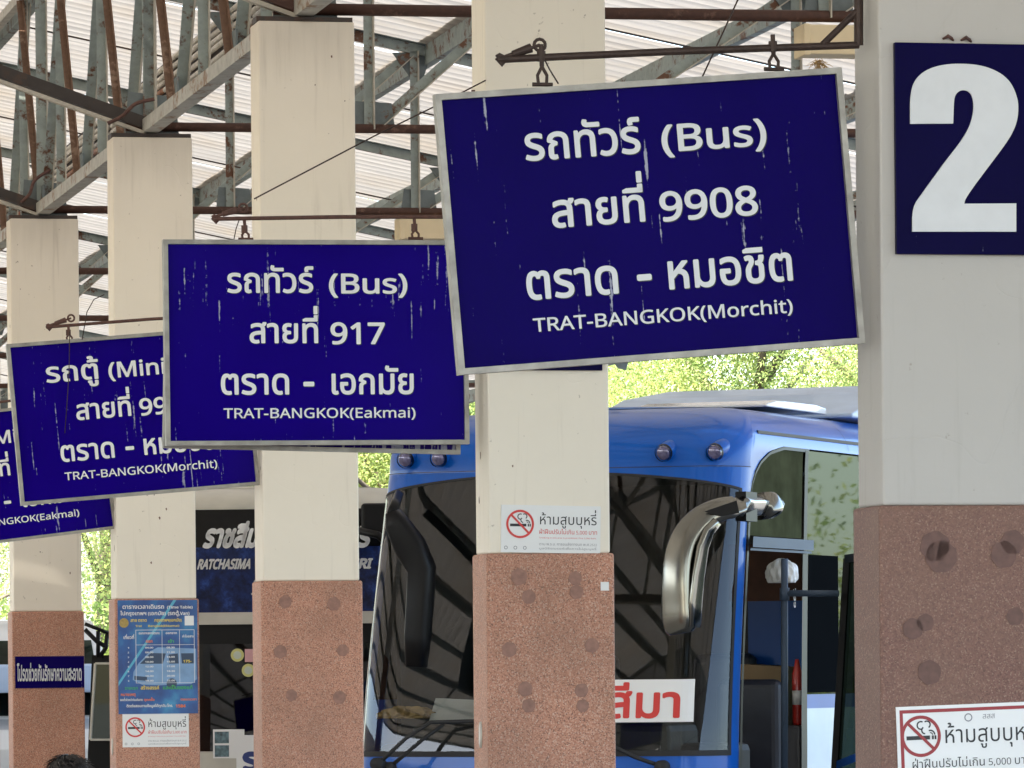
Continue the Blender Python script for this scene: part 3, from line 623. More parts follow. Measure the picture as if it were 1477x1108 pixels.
for k in range(0, 11):
    bt = thing('edge_girder', 'steel lattice girder running between pillar tops, bay number %s from the camera' % ['one', 'two', 'three', 'four', 'five', 'six', 'seven', 'eight', 'nine', 'ten', 'eleven'][k], 'girder', row(.25, k*D + T0), AL, 'lattice girders along the pillar row')
    b = MB(); b.bar((0, .02, 5.03), (0, D - .02, 5.03), .085, .095, (1, 0, 0)); b.obj('bottom_chord', M_peel, bt)
    b = MB(); b.bar((0, 0, 6.74), (0, D, 6.74), .07, .06, (1, 0, 0)); b.obj('top_chord', M_creamst, bt)
    for m in range(5):
        g_ = k*5 + m; tt = TP*m
        if g_ % 2 == 1: b = MB(); angle_bar(b, (0, tt, 5.06), (0, tt, 6.72), .06); b.obj('web_post', [M_steel, M_creamst], bt)
        else:
            b = MB(); angle_bar(b, (.03, tt, 5.07), (.03, tt - TP*.95, 6.70), .065); b.obj('web_brace', [M_steel, M_creamst], bt)
            b = MB(); angle_bar(b, (-.03, tt, 5.07), (-.03, tt + TP*.95, 6.70), .042); b.obj('web_brace', [M_rustbar, M_rustbar], bt, label='brace rusted fully brown')
            b = MB(); b.bar((0, tt - .12, 5.14), (0, tt + .12, 5.14), .12, .012, (1, 0, 0)); b.obj('gusset_plate', M_steel2, bt)

# roof: sheets on purlins
rf = thing('canopy_roof', 'pale ribbed sheet roof sloping over the pillars and buses', 'roof', row(0, 0), AL)
RT0, RT1 = -18.0, 68.0
s = 3.12 - NODE*14
while s < 8.7:
    z = zt(s) + .045; b = MB(); L0, L1 = RT0, RT1
    b.bar((s, L0, z - .075), (s, L1, z - .075), .15, .006, (1, 0, 0)); b.bar((s + .03, L0, z - .003), (s + .03, L1, z - .003), .006, .06, (1, 0, 0)); b.bar((s + .03, L0, z - .147), (s + .03, L1, z - .147), .006, .06, (1, 0, 0))
    b.obj('purlin', M_steel, rf); s += NODE
PIT = .25
def sheet_mesh(length, ribs, name, mat):
    b = MB(); prof = []
    for i in range(ribs): prof += [(i*PIT, 0), (i*PIT + .165, 0), (i*PIT + .178, .009), (i*PIT + .192, .019), (i*PIT + .2075, .022), (i*PIT + .223, .019), (i*PIT + .237, .009)]
    prof.append((ribs*PIT + .0, 0)); n = len(prof)
    segs = 5; vs = []
    for j in range(segs + 1):
        s_ = length*j/segs
        for (y_, z_) in prof: vs.append((s_, y_, z_ + random.uniform(-.003, .003)))
    b.add(vs, [(j*n+i, j*n+i+1, (j+1)*n+i+1, (j+1)*n+i) for j in range(segs) for i in range(n-1)])
    return b.mesh(name, mat, True)
ribs = 12; Lr = NODE*2
mA = [sheet_mesh(math.hypot(Lr + .18, (Lr + .18)*.2), ribs, 'roof_sheet', M_sheet) for _ in range(3)]
mB = sheet_mesh(math.hypot(Lr + .18, (Lr + .18)*.2), ribs, 'roof_sheet', M_sheet2)  # added near-opaque sheets that dim the nearest pillar
nsh = int((RT1 - RT0)/(ribs*PIT)); ang = math.atan(.2)
for r in range(9):
    s0 = 3.12 - NODE*14 + Lr*r - .05
    for q in range(nsh):
        tt = RT0 + q*ribs*PIT; near = tt < D*.75
        o = link('roof_sheet', mB if near else random.choice(mA), rf)
        o.location = (s0, tt, zt(s0) + .05 + .012*(1 if r % 2 else 0)); o.rotation_euler = (random.uniform(-.002, .002), (ang if s0 > RIDGE - .3 else -ang) + random.uniform(-.003, .001), 0)
# sag rods under the sheets
for q in range(int((RT1 - 6)/2.9)):
    b = MB(); tt = 3.0 + q*2.9; b.tube([(-2, tt, zt(-2) - .03), (8.5, tt, zt(8.5) - .03)], .007, 6); b.obj('sag_rod', M_black, rf)
# stacked louvre bars along the first purlin
lv = thing('louvre_stack', 'stack of cream and rusty slats laid along the roof beside the lattice girders', 'louvre', row(1.66, 0), AL)
lb = MB(); lb.tube([(0, 0, 0), (0, TP*.93, 0)], .021, 8); lms = [lb.mesh('slat', m, True) for m in M_louv]
for q in range(9, 41):
    for j in range(6):
        o = link('slat', lms[0 if j > 2 else random.choice((0, 1, 0, 2))], lv)
        o.location = (random.uniform(-.015, .015), q*TP + .15 + random.uniform(-.05, .05), 6.19 + j*.063); o.rotation_euler = (random.uniform(-.01, .01), 0, 0)
b = MB(); b.bar((0, 10, 6.13), (0, 47, 6.13), .09, .05, (1, 0, 0)); b.obj('bearer', M_steel2, lv)
b = MB(); b.box(.03, .04, 10, 47, 6.15, 6.56); b.obj('backing_strip', M_black, lv)  # dark strip added for the shade in the gaps between slats
# cream boxes under the truss pipes
for k, lbl in ((2, 'cream box hung under the rusty pipe beside the nearest pillar'), (3, 'cream box under the truss pipe hidden behind the nearest sign'), (4, 'cream box under the truss pipe above the right end of the route 917 sign')):
    b = MB(); b.box(0, 1.6, 0, .20, -.155, 0); b.box(-.006, .03, -.006, .206, -.162, .004)
    bevel(b.obj('box_beam', M_boxp, loc=row(2.90, k*D + T0 - .1, 4.985), rotz=AL, label=lbl, cat='beam', group='cream boxes under the truss pipes'), .006)
# conduits
def curve(pts, n=8):
    P = [Vector(p) for p in pts]; P = [P[0]] + P + [P[-1]]; out = []
    for i in range(1, len(P)-2):
        for j in range(n):
            u = j/n; out.append(.5*((2*P[i]) + (-P[i-1]+P[i+1])*u + (2*P[i-1]-5*P[i]+4*P[i+1]-P[i+2])*u*u + (-P[i-1]+3*P[i]-3*P[i+1]+P[i+2])*u**3))
    return out + [P[-1]]
wire('bent rusty conduit above the timetable pillar', curve([rp(155, 178, 3*D-.05), rp(175, 168, 3*D-.05), rp(195, 150, 3*D-.05), rp(222, 143, 3*D-.05)]), .012, M_ironr, 'conduit', 'conduit', 'bent conduits above the pillars')
wire('bent rusty conduit above the pillar with the narrow blue sign', curve([rp(30, 292, 4*D-.05), rp(42, 280, 4*D-.05), rp(50, 260, 4*D-.05), rp(72, 245, 4*D-.05)]), .012, M_ironr, 'conduit', 'conduit', 'bent conduits above the pillars')
b = MB(); _o = rp(1181, 90, 2*D); _r = random.Random(5)
for _i in range(60):
    _d = Vector((_r.gauss(0, .5), _r.gauss(0, .4), -abs(_r.gauss(.3, .6)))).normalized(); _l = _r.uniform(.02, .06); _p = Vector((_r.gauss(0, .012), 0, _r.gauss(0, .01)))
    b.tube([_p, _p + _d*_l*.6, _p + _d*_l + Vector((_r.gauss(0, .01), 0, -.008))], [.0022, .002, .001], 4)
b.obj('straw_tuft', M_cloth, loc=_o, label='dry straw tuft caught under the cream box by the nearest pillar', cat='straw')

# ------------------------------------------------------------------ coaches
class Coach:
    def __init__(c, W=1.25, Rc=.36, rake=.43, H=3.27, z0=.32, zw=1.11, z_round=2.86, kap=.20, fy=.85, length=11.2):
        c.W, c.rake, c.H, c.z0, c.zw, c.zr, c.fy, c.length = W, rake, H, z0, zw, z_round, fy, length
        F_ = W - Rc - .02; pts = [(0.0, 0.0)]; th = 0.0; a = 0.0; ds = .01; x = y = 0.0
        arc_len = Rc*(math.pi/2 - kap*F_)
        while a < 3.0:
            if a < F_: th = kap*a
            elif a < F_ + arc_len: th = kap*F_ + (a - F_)/Rc
            else: th = math.pi/2
            x += math.cos(th)*ds; y += math.sin(th)*ds; a += ds; pts.append((x, y))
        c.k = W/pts[-1][0]; c.pts = pts
    def plan(c, a):
        s = 1 if a >= 0 else -1; q = abs(a)/.01; i = int(q)
        if i >= len(c.pts) - 1: x, y = c.pts[-1]; y += abs(a) - .01*(len(c.pts)-1)
        else:
            f = q - i; x = c.pts[i][0]*(1-f) + c.pts[i+1][0]*f; y = c.pts[i][1]*(1-f) + c.pts[i+1][1]*f
        return s*x*c.k, y
    def S(c, a, z, off=0.0):
        x, y = c.plan(a)
        if off:
            x2, y2 = c.plan(a + .02); x3, y3 = c.plan(a - .02); n = Vector((y2-y3, -(x2-x3))).normalized(); x += n.x*off; y += n.y*off
        h = max(0, z - c.zw)/(c.zr - c.zw); yo = c.rake*min(h, 1)**1.25 if z > c.zw else 0
        if z < c.zw: yo = -.03*math.sin(math.pi*max(0, (z - .3))/(c.zw - .3))
        xs = 1 - .032*min(h, 1)
        if z > c.zr:
            u = min(1, (z - c.zr)/(c.H - c.zr)); yo += c.fy*(1 - math.sqrt(max(0, 1 - u**2.2)))
        zs = c.zr + .12
        if z > zs:
            u = min(1, (z - zs)/(c.H - zs)); xs -= .30*(1 - math.sqrt(max(0, 1 - u**2.2)))
        wgt = max(0.0, 1 - max(0, y)/3.2)
        return (x*xs, y + yo*wgt, z)
    def patch(c, b, a0, a1, z0, z1, na, nz, off=0.0, mi=0):
        f0 = z0 if callable(z0) else (lambda a: z0); f1 = z1 if callable(z1) else (lambda a: z1)
        vs = []
        for j in range(nz + 1):
            for i in range(na + 1):
                aa0 = a0(j/nz) if callable(a0) else a0; aa1 = a1(j/nz) if callable(a1) else a1
                a = aa0 + (aa1 - aa0)*i/na; z = f0(a) + (f1(a) - f0(a))*j/nz; vs.append(c.S(a, z, off))
        n = na + 1; b.add(vs, [(j*n+i, j*n+i+1, (j+1)*n+i+1, (j+1)*n+i) for j in range(nz) for i in range(na)], mi)
    def roof(c, b, z, amax, mi=0):
        vs = []; n = 40
        for i in range(n + 1):
            a = amax*i/n; p = c.S(a, z); q = c.S(-a, z)
            for j in range(9): f = j/8; vs.append((q[0]*(1-f) + p[0]*f, p[1], z + .035*math.sin(math.pi*f)*(min(1, i/6))))
        b.add(vs, [(i*9+j, i*9+j+1, (i+1)*9+j+1, (i+1)*9+j) for i in range(n) for j in range(8)], mi)
def wheel(parent, x, y, r=.5, wd=.28):
    b = MB(); b.tube([(x-wd/2, y, r), (x-wd/2+.03, y, r), (x+wd/2-.03, y, r), (x+wd/2, y, r)], [r*.93, r, r, r*.93], 28); o = b.obj('wheel', M_rubber, parent, True)
    b = MB(); b.tube([(x-wd/2-.01, y, r), (x+wd/2+.01, y, r)], r*.55, 20); b.obj('rim', M_alu, o)

# --- blue coach
YAW = R(22)
bus = thing('blue_bus', 'bright blue coach with chrome mirror and open door behind the pillars', 'bus', (.07, 31.9, 0), -YAW)
c = Coach(W=1.245); AM = 12.4
zwt = lambda a: 2.835 - .115*(abs(a)/1.25)**2
AW = 1.25; AP = 1.37; AWL = 1.34
def zq(a):
    d = a - AP
    for (d0, z0), (d1, z1) in zip([(0, 2.62), (.03, 2.74), (.10, 2.84), (.2, 2.905), (.4, 2.975), (.7, 3.015), (12, 3.02)], [(.03, 2.74), (.10, 2.84), (.2, 2.905), (.4, 2.975), (.7, 3.015), (12, 3.02), (13, 3.02)]):
        if d <= d1: return z0 + (z1-z0)*max(0, d-d0)/(d1-d0)
    return 3.02
b = MB()
c.patch(b, -AP, AP, c.z0, c.zw, 48, 6)                       # nose
c.patch(b, -AWL, AW, zwt, lambda a: c.zr, 48, 3)
c.patch(b, AW, AP, c.zw, lambda a: zwt(a), 6, 10); c.patch(b, AW, AP, zwt, lambda a: c.zr, 6, 3)
c.patch(b, -AP, -AWL, c.zw, lambda a: zwt(a), 3, 10); c.patch(b, -AP, -AWL, zwt, lambda a: c.zr, 3, 3)
c.patch(b, -AP, AP, c.zr, lambda a: c.H, 54, 16)             # forehead
c.patch(b, AP, 3.0, zq, lambda a: c.H, 30, 18); c.patch(b, 3.0, AM, zq, lambda a: c.H, 20, 18)
c.patch(b, -3.0, -AP, 2.95, lambda a: c.H, 30, 18); c.patch(b, -AM, -3.0, 2.95, lambda a: c.H, 20, 18)
c.patch(b, -AM, -AP, c.z0, 1.44, 30, 6)
for (a0, a1) in ((-AP-.06, -AP), (-4.2, -4.05), (-AM, -AM+.2)): c.patch(b, a0, a1, 1.44, 2.95, 3, 8)
c.patch(b, 2.62, AM, 1.36, 1.45, 24, 1)                      # stripe under the windows
c.patch(b, AM-.2, AM, 1.45, zq, 2, 6)
me_body = b.obj('body', M_busblue, bus, True)
b = MB(); c.roof(b, c.H - .0005, AM); 
y_end = c.S(AM, 1)[1]; b.add([(-1.25, y_end, .32), (1.25, y_end, .32), (1.2, y_end, 3.2), (-1.2, y_end, 3.2)], [(0, 1, 2, 3)]); b.obj('roof', M_busroof, bus, True)
b = MB(); c.patch(b, 2.62, AM, c.z0, 1.36, 24, 5); b.obj('side_panel', M_pale, bus, True)
b = MB(); c.patch(b, -AWL, AW, c.zw, zwt, 48, 16, .004); ws = b.obj('windscreen', M_wind, bus, True)
b = MB()
c.patch(b, -AWL-.012, AW+.012, c.zw-.022, c.zw+.012, 48, 1, .009); c.patch(b, -AWL-.012, AW+.012, lambda a: zwt(a)-.004, lambda a: zwt(a)+.012, 48, 1, .007)
for e0 in (-AWL, AW): c.patch(b, e0 - .013, e0 + .013, c.zw-.02, zwt, 2, 12, .008)
b.obj('seal', M_rubber, ws, True)
b = MB(); c.patch(b, AP+.012, 2.54, 2.44, lambda a: zq(a)-.02, 24, 8, -.004); b.obj('quarter_glass', M_quart, bus, True)
b = MB(); c.patch(b, 2.62, 6.0, 1.45, lambda a: zq(a)-.012, 16, 6, .003); c.patch(b, 6.05, AM-.25, 1.45, lambda a: zq(a)-.012, 16, 6, .003); b.obj('side_window', M_side, bus, True)
b = MB(); c.patch(b, -4.05, -AP-.06, 1.44, 2.95, 14, 6, .002); c.patch(b, -AM+.2, -4.2, 1.44, 2.95, 14, 6, .002); b.obj('side_window', M_blackg, bus, True)
# black trim round the door and glass
b = MB(); c.patch(b, AP-.006, AP+.03, .42, lambda a: zq(a)-.01, 2, 24, .012); c.patch(b, AP, 2.64, lambda a: zq(a)-.022, lambda a: zq(a)-.002, 24, 1, .008)
c.patch(b, 2.53, 2.64, .42, lambda a: 2.36, 2, 16, .012); c.patch(b, 2.55, 2.62, 2.36, lambda a: zq(a)-.012, 2, 6, .010); b.obj('door_surround', M_darkpl, bus, True)
b = MB(); c.patch(b, AP+.005, 2.66, 2.365, 2.43, 16, 1, .045); c.patch(b, AP+.005, 2.66, 2.43, 2.431, 16, 1, .045); c.patch(b, AP+.005, 2.66, 2.345, 2.36, 16, 1, .03); b.obj('door_header', M_railp, bus, True)
b = MB(); c.patch(b, 2.66, 3.3, 1.46, 2.34, 4, 4, .012); b.obj('pocket_glass', M_blackg, bus, True)
b = MB(); c.patch(b, -AP, AP, .735, .741, 48, 1, .003); c.patch(b, -AP, AP, c.zr+.004, c.zr+.008, 54, 1, .003)
for a_ in (-.9, .9): c.patch(b, a_-.003, a_+.003, .34, .735, 1, 4, .003)
c.patch(b, 3.6, 3.606, 3.03, 3.2, 1, 6, .003); b.obj('panel_seam', M_rubber, bus, True, kind='stuff')
# roof furniture
b = MB(); b.prism([(0,0),(1.2,0),(1.2,.04),(1.0,.055),(.2,.05),(0,.02)], -.45, .45); o = b.obj('roof_hatch', M_white, bus); o.location = (.45, 2.0, c.H + .03); o.rotation_euler = (0, 0, R(90)); bevel(o, .012)
b = MB(); b.prism([(0,0),(3.6,0),(3.6,.30),(1.6,.30),(.7,.20),(0,.03)], -.95, .95); o = b.obj('air_conditioner_housing', M_ac, bus); o.location = (.10, 3.3, c.H + .01); o.rotation_euler = (0, 0, R(90)); bevel(o, .06, 4)
# marker lamps
def surf_a(px_a): return px_a
for a in (-.95, -.71, .745, 1.06):
    p = Vector(c.S(a, 2.965)); b = MB()
    d = Vector((0, 1, .25)).normalized()
    b.tube([p - d*.075, p - d*.06, p + d*.10, p + d*.2], [.040, .052, .058, .05], 20); lo = b.obj('marker_lamp', M_busblue, bus, True)
    b = MB(); b.tube([p - d*.084, p - d*.070], [.038, .047], 18); b.obj('lens', M_lens, lo, True); b = MB(); b.tube([p - d*.080, p - d*.060], [.054, .056], 20, 0, False); b.obj('lamp_rim', M_darkpl, lo, True)
# chrome mirror on the door side, built as a sweep of ellipses
def sweep(pts, n=20):
    vs = []; N = len(pts)
    P = [Vector(q[0]) for q in pts]
    for i in range(N):
        d = (P[min(i+1, N-1)] - P[max(i-1, 0)]).normalized(); yv = Vector((0, 1, 0)); xv = d.cross(yv).normalized(); yv = xv.cross(d).normalized()
        for k in range(n):
            t = 2*math.pi*k/n; cs, sn = math.cos(t), math.sin(t)
            vs.append(P[i] + xv*(pts[i][1]*math.copysign(abs(cs)**.5, cs)) + yv*(pts[i][2]*math.copysign(abs(sn)**.62, sn)))
    b = MB(); b.add(vs, [(i*n+k, i*n+(k+1)%n, (i+1)*n+(k+1)%n, (i+1)*n+k) for i in range(N-1) for k in range(n)] + [tuple(range(n))[::-1], tuple(range((N-1)*n, N*n))]); return b
Minv = (Matrix.Translation(bus.location) @ Matrix.Rotation(-YAW, 4, 'Z')).inverted()
def bl(px, py, Y): return Minv @ at(px, py, Y)
YM = 30.9
Lp = [(1098,730,13,.05),(1070,731,15,.055),(1040,735,17,.055),(1010,750,19,.06),(990,775,21,.075),(981,805,22.5,.09),(979,840,23,.10),(979,870,24,.10),(980,893,24,.10),(981,907,22,.085),(982,914,17,.06)]
sc = YM/7500
pts = []
cr = curve([(x, y, w_) for x, y, w_, dd in Lp], 4); crd = curve([(dd, 0, 0) for x, y, w_, dd in Lp], 4)
for v, dv in zip(cr, crd): pts.append((bl(v.x, v.y, YM + (.6 if v.x > 1060 else 0)*min(1, (v.x-1060)/40)), v.z*sc, dv.x*.8))
b = sweep(pts); mr = b.obj('mirror', M_chrome, bus, True, label='curved chrome mirror housing')
b = sweep([(bl(1124, 727, YM+.85), .03, .03), (bl(1112, 729, YM+.75), .075, .07), (bl(1098, 730, YM+.65), .08, .075)]); b.obj('mirror_mount', M_chrome, mr, True)
b = MB(); p0 = bl(1076, 731, YM-.02); b.tube([p0 + Vector((-.01, -.09, -.0)), p0 + Vector((.035, -.07, 0))], [.075, .078], 12); 
b = MB(); q0 = bl(1076, 731, YM+.24); b.box(q0.x-.034, q0.x+.034, q0.y-.10, q0.y+.10, q0.z-.088, q0.z+.088); b.obj('mirror_hinge', M_darkpl, mr)
b = MB(); Pm = [bl(x, y, YM-.075) for x, y in ((1015, 738), (1062, 722), (1066, 740), (1040, 745))]; b.add([tuple(p) for p in Pm], [(0, 1, 2, 3)]); b.obj('mirror_arm_opening', M_darkpl, mr)
pts = [(bl(x, y, YM-.02), w_*sc, dd) for x, y, w_, dd in ((1034, 752, 6, .05), (1022, 766, 6, .06), (1013, 790, 5.5, .07), (1007, 830, 4.5, .085), (1003, 870, 4.5, .09), (1002, 905, 4, .08))]
b = sweep(pts); b.obj('mirror_inner_rim', M_chrome, mr, True)
pts = [(bl(x, y, 31.9), w_*sc, dd) for x, y, w_, dd in ((566, 738, 10, .05), (572, 755, 18, .06), (592, 790, 24, .07), (608, 822, 20, .08), (606, 860, 19, .08), (602, 920, 18, .08), (600, 962, 15, .06))]
b = sweep(pts); b.obj('mirror', M_darkpl, bus, True, label='long black mirror hanging before the windscreen')
b = sweep([(bl(566, 738, 31.9), .03, .03), (bl(574, 715, 32.5), .03, .03)]); b.obj('mirror_stay', M_darkpl, bus, True)
# wipers
def wiper(pts, Y):
    b = MB(); P = [bl(x, y, Y) for x, y in pts]; b.tube(P, .013, 8)
    b.tube([P[0] + Vector((0, .04, 0)), P[0] + Vector((0, -.04, 0))], .04, 12); return b.obj('wiper', M_rubber, bus, True)
wiper([(545, 1102), (585, 1065), (620, 1042), (690, 1040), (780, 1043)], 32.0); wiper([(560, 1108), (610, 1066), (640, 1044)], 32.05); wiper([(955, 1106), (915, 1092), (880, 1075), (830, 1050)], 31.6)
# interior
b = MB(); b.box(-1.18, 1.15, .45, .95, .7, 1.16); b.box(-.86, .86, .22, .80, 1.0, 1.285); bevel(b.obj('dashboard', M_dash, bus), .05)
b = MB(); b.box(-1.2, 1.2, .4, 11, .45, .5); b.box(-1.2, 1.2, 3.4, 3.45, .5, 3.1); b.box(-1.19, 1.19, 1.0, 11, 3.08, 3.1); b.obj('interior_panel', M_intr, bus)
b = MB(); b.box(-1.17, -1.14, .75, 3.4, .5, 2.95); b.box(-1.0, 1.0, 1.1, 3.4, 2.86, 2.89); b.obj('interior_panel', M_dash, bus)
b = MB(); b.box(.3, 1.1, 3.3, 3.38, 1.6, 2.2); b.obj('interior_panel', M_busblue, bus)
sz = MB(); sz.box(-.22, .22, -.05, .40, .45, .58); sz.box(-.22, .22, .36, .48, .55, 1.22)
sme = sz.mesh('seat', M_seat)
_q = bl(1080, 980, 33.0)
for (x, y, z) in ((_q.x, _q.y - .4, _q.z - 1.22), (-.7, 1.4, .5), (-.7, 2.5, .5), (.2, 2.7, .5)): o = link('seat', sme, bus); o.location = (x, y, z); bevel(o, .06, 4)
_a = bl(1104, 1047, 33.1); _b = bl(1160, 1047, 33.1); b = MB(); b.box(_a.x, _b.x, _a.y, _a.y + .3, _a.z - .6, _a.z); bevel(b.obj('step_box', M_stepbox, bus), .015)
_a = bl(1050, 812, 33.6); b = MB(); b.box(_a.x, _a.x + .50, _a.y, _a.y + .02, _a.z - .25, _a.z + .12); b.obj('brown_curtain', M_curt, bus)
b = MB(); b.tube([bl(1131, 806, 32.5), bl(1131, 1120, 32.5)], .022, 12); b.tube([bl(1131, 856, 32.5), bl(1209, 856, 32.4)], .020, 12); b.tube([bl(1131, 848, 32.5), bl(1131, 866, 32.5)], .031, 12); b.obj('handrail', M_railp, bus, True)
b = MB(); p0 = bl(1150, 1046, 33.1); b.tube([p0, p0 + Vector((0, 0, .02)), p0 + Vector((0, 0, .33)), p0 + Vector((0, 0, .38)), p0 + Vector((0, 0, .42))], [.028, .033, .033, .018, .012], 16); ex = b.obj('fire_extinguisher', M_extred, bus, True)
b = MB(); b.tube([p0 + Vector((0, 0, .13)), p0 + Vector((0, 0, .22))], .0345, 16); b.obj('extinguisher_label', M_wpaper, ex, True)
P = [bl(x, y, 33.9) for x, y in ((1068, 958), (1133, 962), (1133, 1055), (1068, 1055))]; b = MB(); b.add([tuple(p) for p in P] + [tuple(p + Vector((0, .3, 0))) for p in P], [(3,2,1,0), (4,5,6,7), (0,1,5,4), (1,2,6,5), (2,3,7,6), (3,0,4,7)]); b.obj('cardboard_box', M_card, bus)
q = bl(1127, 829, 32.95); BUNDLE = tuple(q)
# door leaf swung out
P0 = bl(1203, 1150, 32.6); P1 = bl(1223, 806, 32.6); P2 = bl(1268, 800, 31.8); P3 = bl(1255, 1150, 31.8)
b = MB()
for (p, q) in ((P0, P1), (P1, P2), (P3, P2)): b.bar(p, q, .05, .05, (0, 1, 0))
dl = b.obj('door_leaf', M_darkpl, bus)
b = MB(); b.add([tuple(P0), tuple(P3), tuple(P2), tuple(P1)], [(0, 1, 2, 3)]); b.obj('door_glass', M_side, dl)
pz = [bl(1207, 1098, 32.59), bl(1257, 1078, 31.79), bl(1257, 1090, 31.79), bl(1207, 1110, 32.59)]
b = MB(); b.add([tuple(p + Vector((-.004, -.012, 0))) for p in pz], [(3, 2, 1, 0)]); b.obj('door_stripe', M_busblue, dl)
b = MB(); q = c.S(2.32, 2.12, .014); fit(b, '799', 0, .12, 0, .05, 0, .02); vs = b.v; b2 = MB(); b2.add([(q[0]+.012, q[1]-.02+v[2], q[2]-v[0]) for v in vs], b.f); b2.obj('number_sticker', M_wpaper, bus)
# things in the windscreen
ds = thing('destination_board', 'white board with red Thai letters lying inside the blue bus windscreen', 'sign', (0, 0, 0))
def pl_pts(px, py, Y0, Yr, x0, x1): f = (px-x0)/(x1-x0); return at(px, py, Y0 + (Yr-Y0)*f)
ds.location = bus.location; ds.rotation_euler = (0, 0, -YAW)
DA0, DA1, DZ0, DZ1 = -.10, 1.0, 1.295, 1.555
b = MB(); c.patch(b, DA0, DA1, DZ0, DZ1, 30, 2, .012); c.patch(b, DA0, DA1, DZ0, DZ1, 30, 2, .007); b.obj('board', M_wpaper, ds)
b = MB(); fit(b, 'ราชสีมา', DA1 - .92, DA1 - .085, DZ0 + .03, .150, 0, .022); vs_ = [(*c.S(x, z, .014 - y*2),) for x, y, z in b.v]; b2 = MB(); b2.add(vs_, b.f); b2.obj('lettering', M_red, ds)
def blob(parent, name, mat, cx, cy, cz, sx, sy, sz, label=None, cat=None, seed=1, amp=.25, fold=0):
    rng = random.Random(seed); n, m = (26, 16) if not fold else (90, 44); vs = []
    ph = [rng.uniform(0, 6) for _ in range(6)]
    for j in range(m + 1):
        th = math.pi*j/m
        for i in range(n):
            f = 2*math.pi*i/n; rr = 1 + amp*(math.sin(3*f+ph[0])*math.sin(2*th+ph[1]) + .6*math.sin(7*f+ph[2]+3*th) + .4*math.sin(11*f+ph[3]-5*th)) + fold*(abs(math.sin(9*f+4*th+ph[4]+2*math.sin(3*th))) + .5*abs(math.sin(17*f-6*th+ph[5])) - .7)*math.sin(th)
            vs.append((cx + sx*rr*math.sin(th)*math.cos(f), cy + sy*rr*math.sin(th)*math.sin(f), cz + sz*max(-.55, rr*math.cos(th))))
    b = MB(); b.add(vs, [(j*n+i, j*n+(i+1)%n, (j+1)*n+(i+1)%n, (j+1)*n+i) for j in range(m) for i in range(n)])
    return b.obj(name, mat, parent, True, label=label, cat=cat)
blob(bus, 'curtain_bundle', M_wpaper, *BUNDLE, .10, .08, .095, seed=2, amp=.09, fold=.05)
q = at(585, 1031, 32.58); o = blob(None, 'crumpled_cloth', M_cloth, 0, 0, 0, .155, .08, .042, 'crumpled tan cloth on the dashboard of the blue bus', 'cloth', 4, .22, .28); o.location = q; o.rotation_euler = (0, 0, -YAW)
P = [at(x, y, Y) for x, y, Y in ((618, 1041, 32.45), (692, 1039, 32.3), (694, 1010, 32.5), (628, 1007, 32.65))]; b = MB(); b.add([tuple(p - P[0]) for p in P] + [tuple(p - P[0] + Vector((0, .02, -.01))) for p in P], [(0,1,2,3), (7,6,5,4), (0,4,5,1), (1,5,6,2), (2,6,7,3), (3,7,4,0)]); b.obj('paper_sheet', M_wpaper, loc=P[0], label='white papers propped on the dashboard beside the tan cloth', cat='paper')
for (x, y) in ((-1.0, 2.6), (1.0, 2.6), (-1.0, 8.4), (1.0, 8.4)): wheel(bus, x, y)

# --- black fronted coach behind
YB = 41.4
b2_ = thing('black_bus', 'coach with black and dark blue front and white Thai lettering, behind the cream pillars', 'bus', at(395, 971, YB) * 1.0, R(-1))
b2_.location.z = 0
k2 = Coach(W=1.20, Rc=.22, rake=.22, H=3.12, zw=1.0, z_round=2.92, kap=.12, fy=.6, length=11)
zz = lambda py: 1.6 + (CY - py)/7500*YB
A2 = 12
Mg_b = simple('black_gloss_band', (.005, .005, .006), .2, 0, 0, spec=.25)
mm = NT('blue_gradient_film'); _v = mm.coord((1, 1, 1)); _n = mm.noise(_v, 7, 6, .7); mm.col(mm.ramp(_n, [(.40, (.006, .010, .035)), (.55, (.010, .022, .10)), (.72, (.03, .08, .30))])); mm.b.inputs['Roughness'].default_value = .2; mm.b.inputs['Specular IOR Level'].default_value = .2; Mg_f = mm.mat
b = MB(); k2.patch(b, -A2, A2, .32, 1.0, 60, 5); k2.patch(b, -A2, A2, zz(730), lambda a: k2.H, 60, 12); k2.roof(b, k2.H-.0005, A2); k2.patch(b, -A2, -1.35, 1.0, zz(730), 20, 4); k2.patch(b, 1.35, A2, 1.0, zz(730), 20, 4)
for sg in (-1, 1): k2.patch(b, min(sg*1.24, sg*1.35), max(sg*1.24, sg*1.35), 1.0, zz(730), 3, 8)
b.obj('body', M_creamp, b2_, True)
b = MB(); k2.patch(b, -1.24, 1.24, zz(785), zz(730), 40, 3, .004); b.obj('upper_band', Mg_b, b2_, True)
b = MB(); k2.patch(b, -1.24, 1.24, zz(880), zz(785), 40, 4, .004); b.obj('blue_band', Mg_f, b2_, True)
b = MB(); k2.patch(b, -1.26, 1.26, zz(897), zz(880), 40, 1, .03); k2.patch(b, -1.26, 1.26, zz(880), zz(879.5), 40, 1, .02); b.obj('cross_bar', M_creamp, b2_, True)
b = MB(); k2.patch(b, -1.24, 1.24, zz(925), zz(897), 40, 1, .006); b.obj('sun_band', M_darkpl, b2_, True)
b = MB(); k2.patch(b, -1.24, 1.24, 1.0, zz(925), 40, 6, .004); b.obj('windscreen', M_wind2, b2_, True)
Mi2 = (Matrix.Translation(b2_.location) @ Matrix.Rotation(R(-1), 4, 'Z')).inverted()
def b2l(px, py, Y=YB): return Mi2 @ at(px, py, Y)
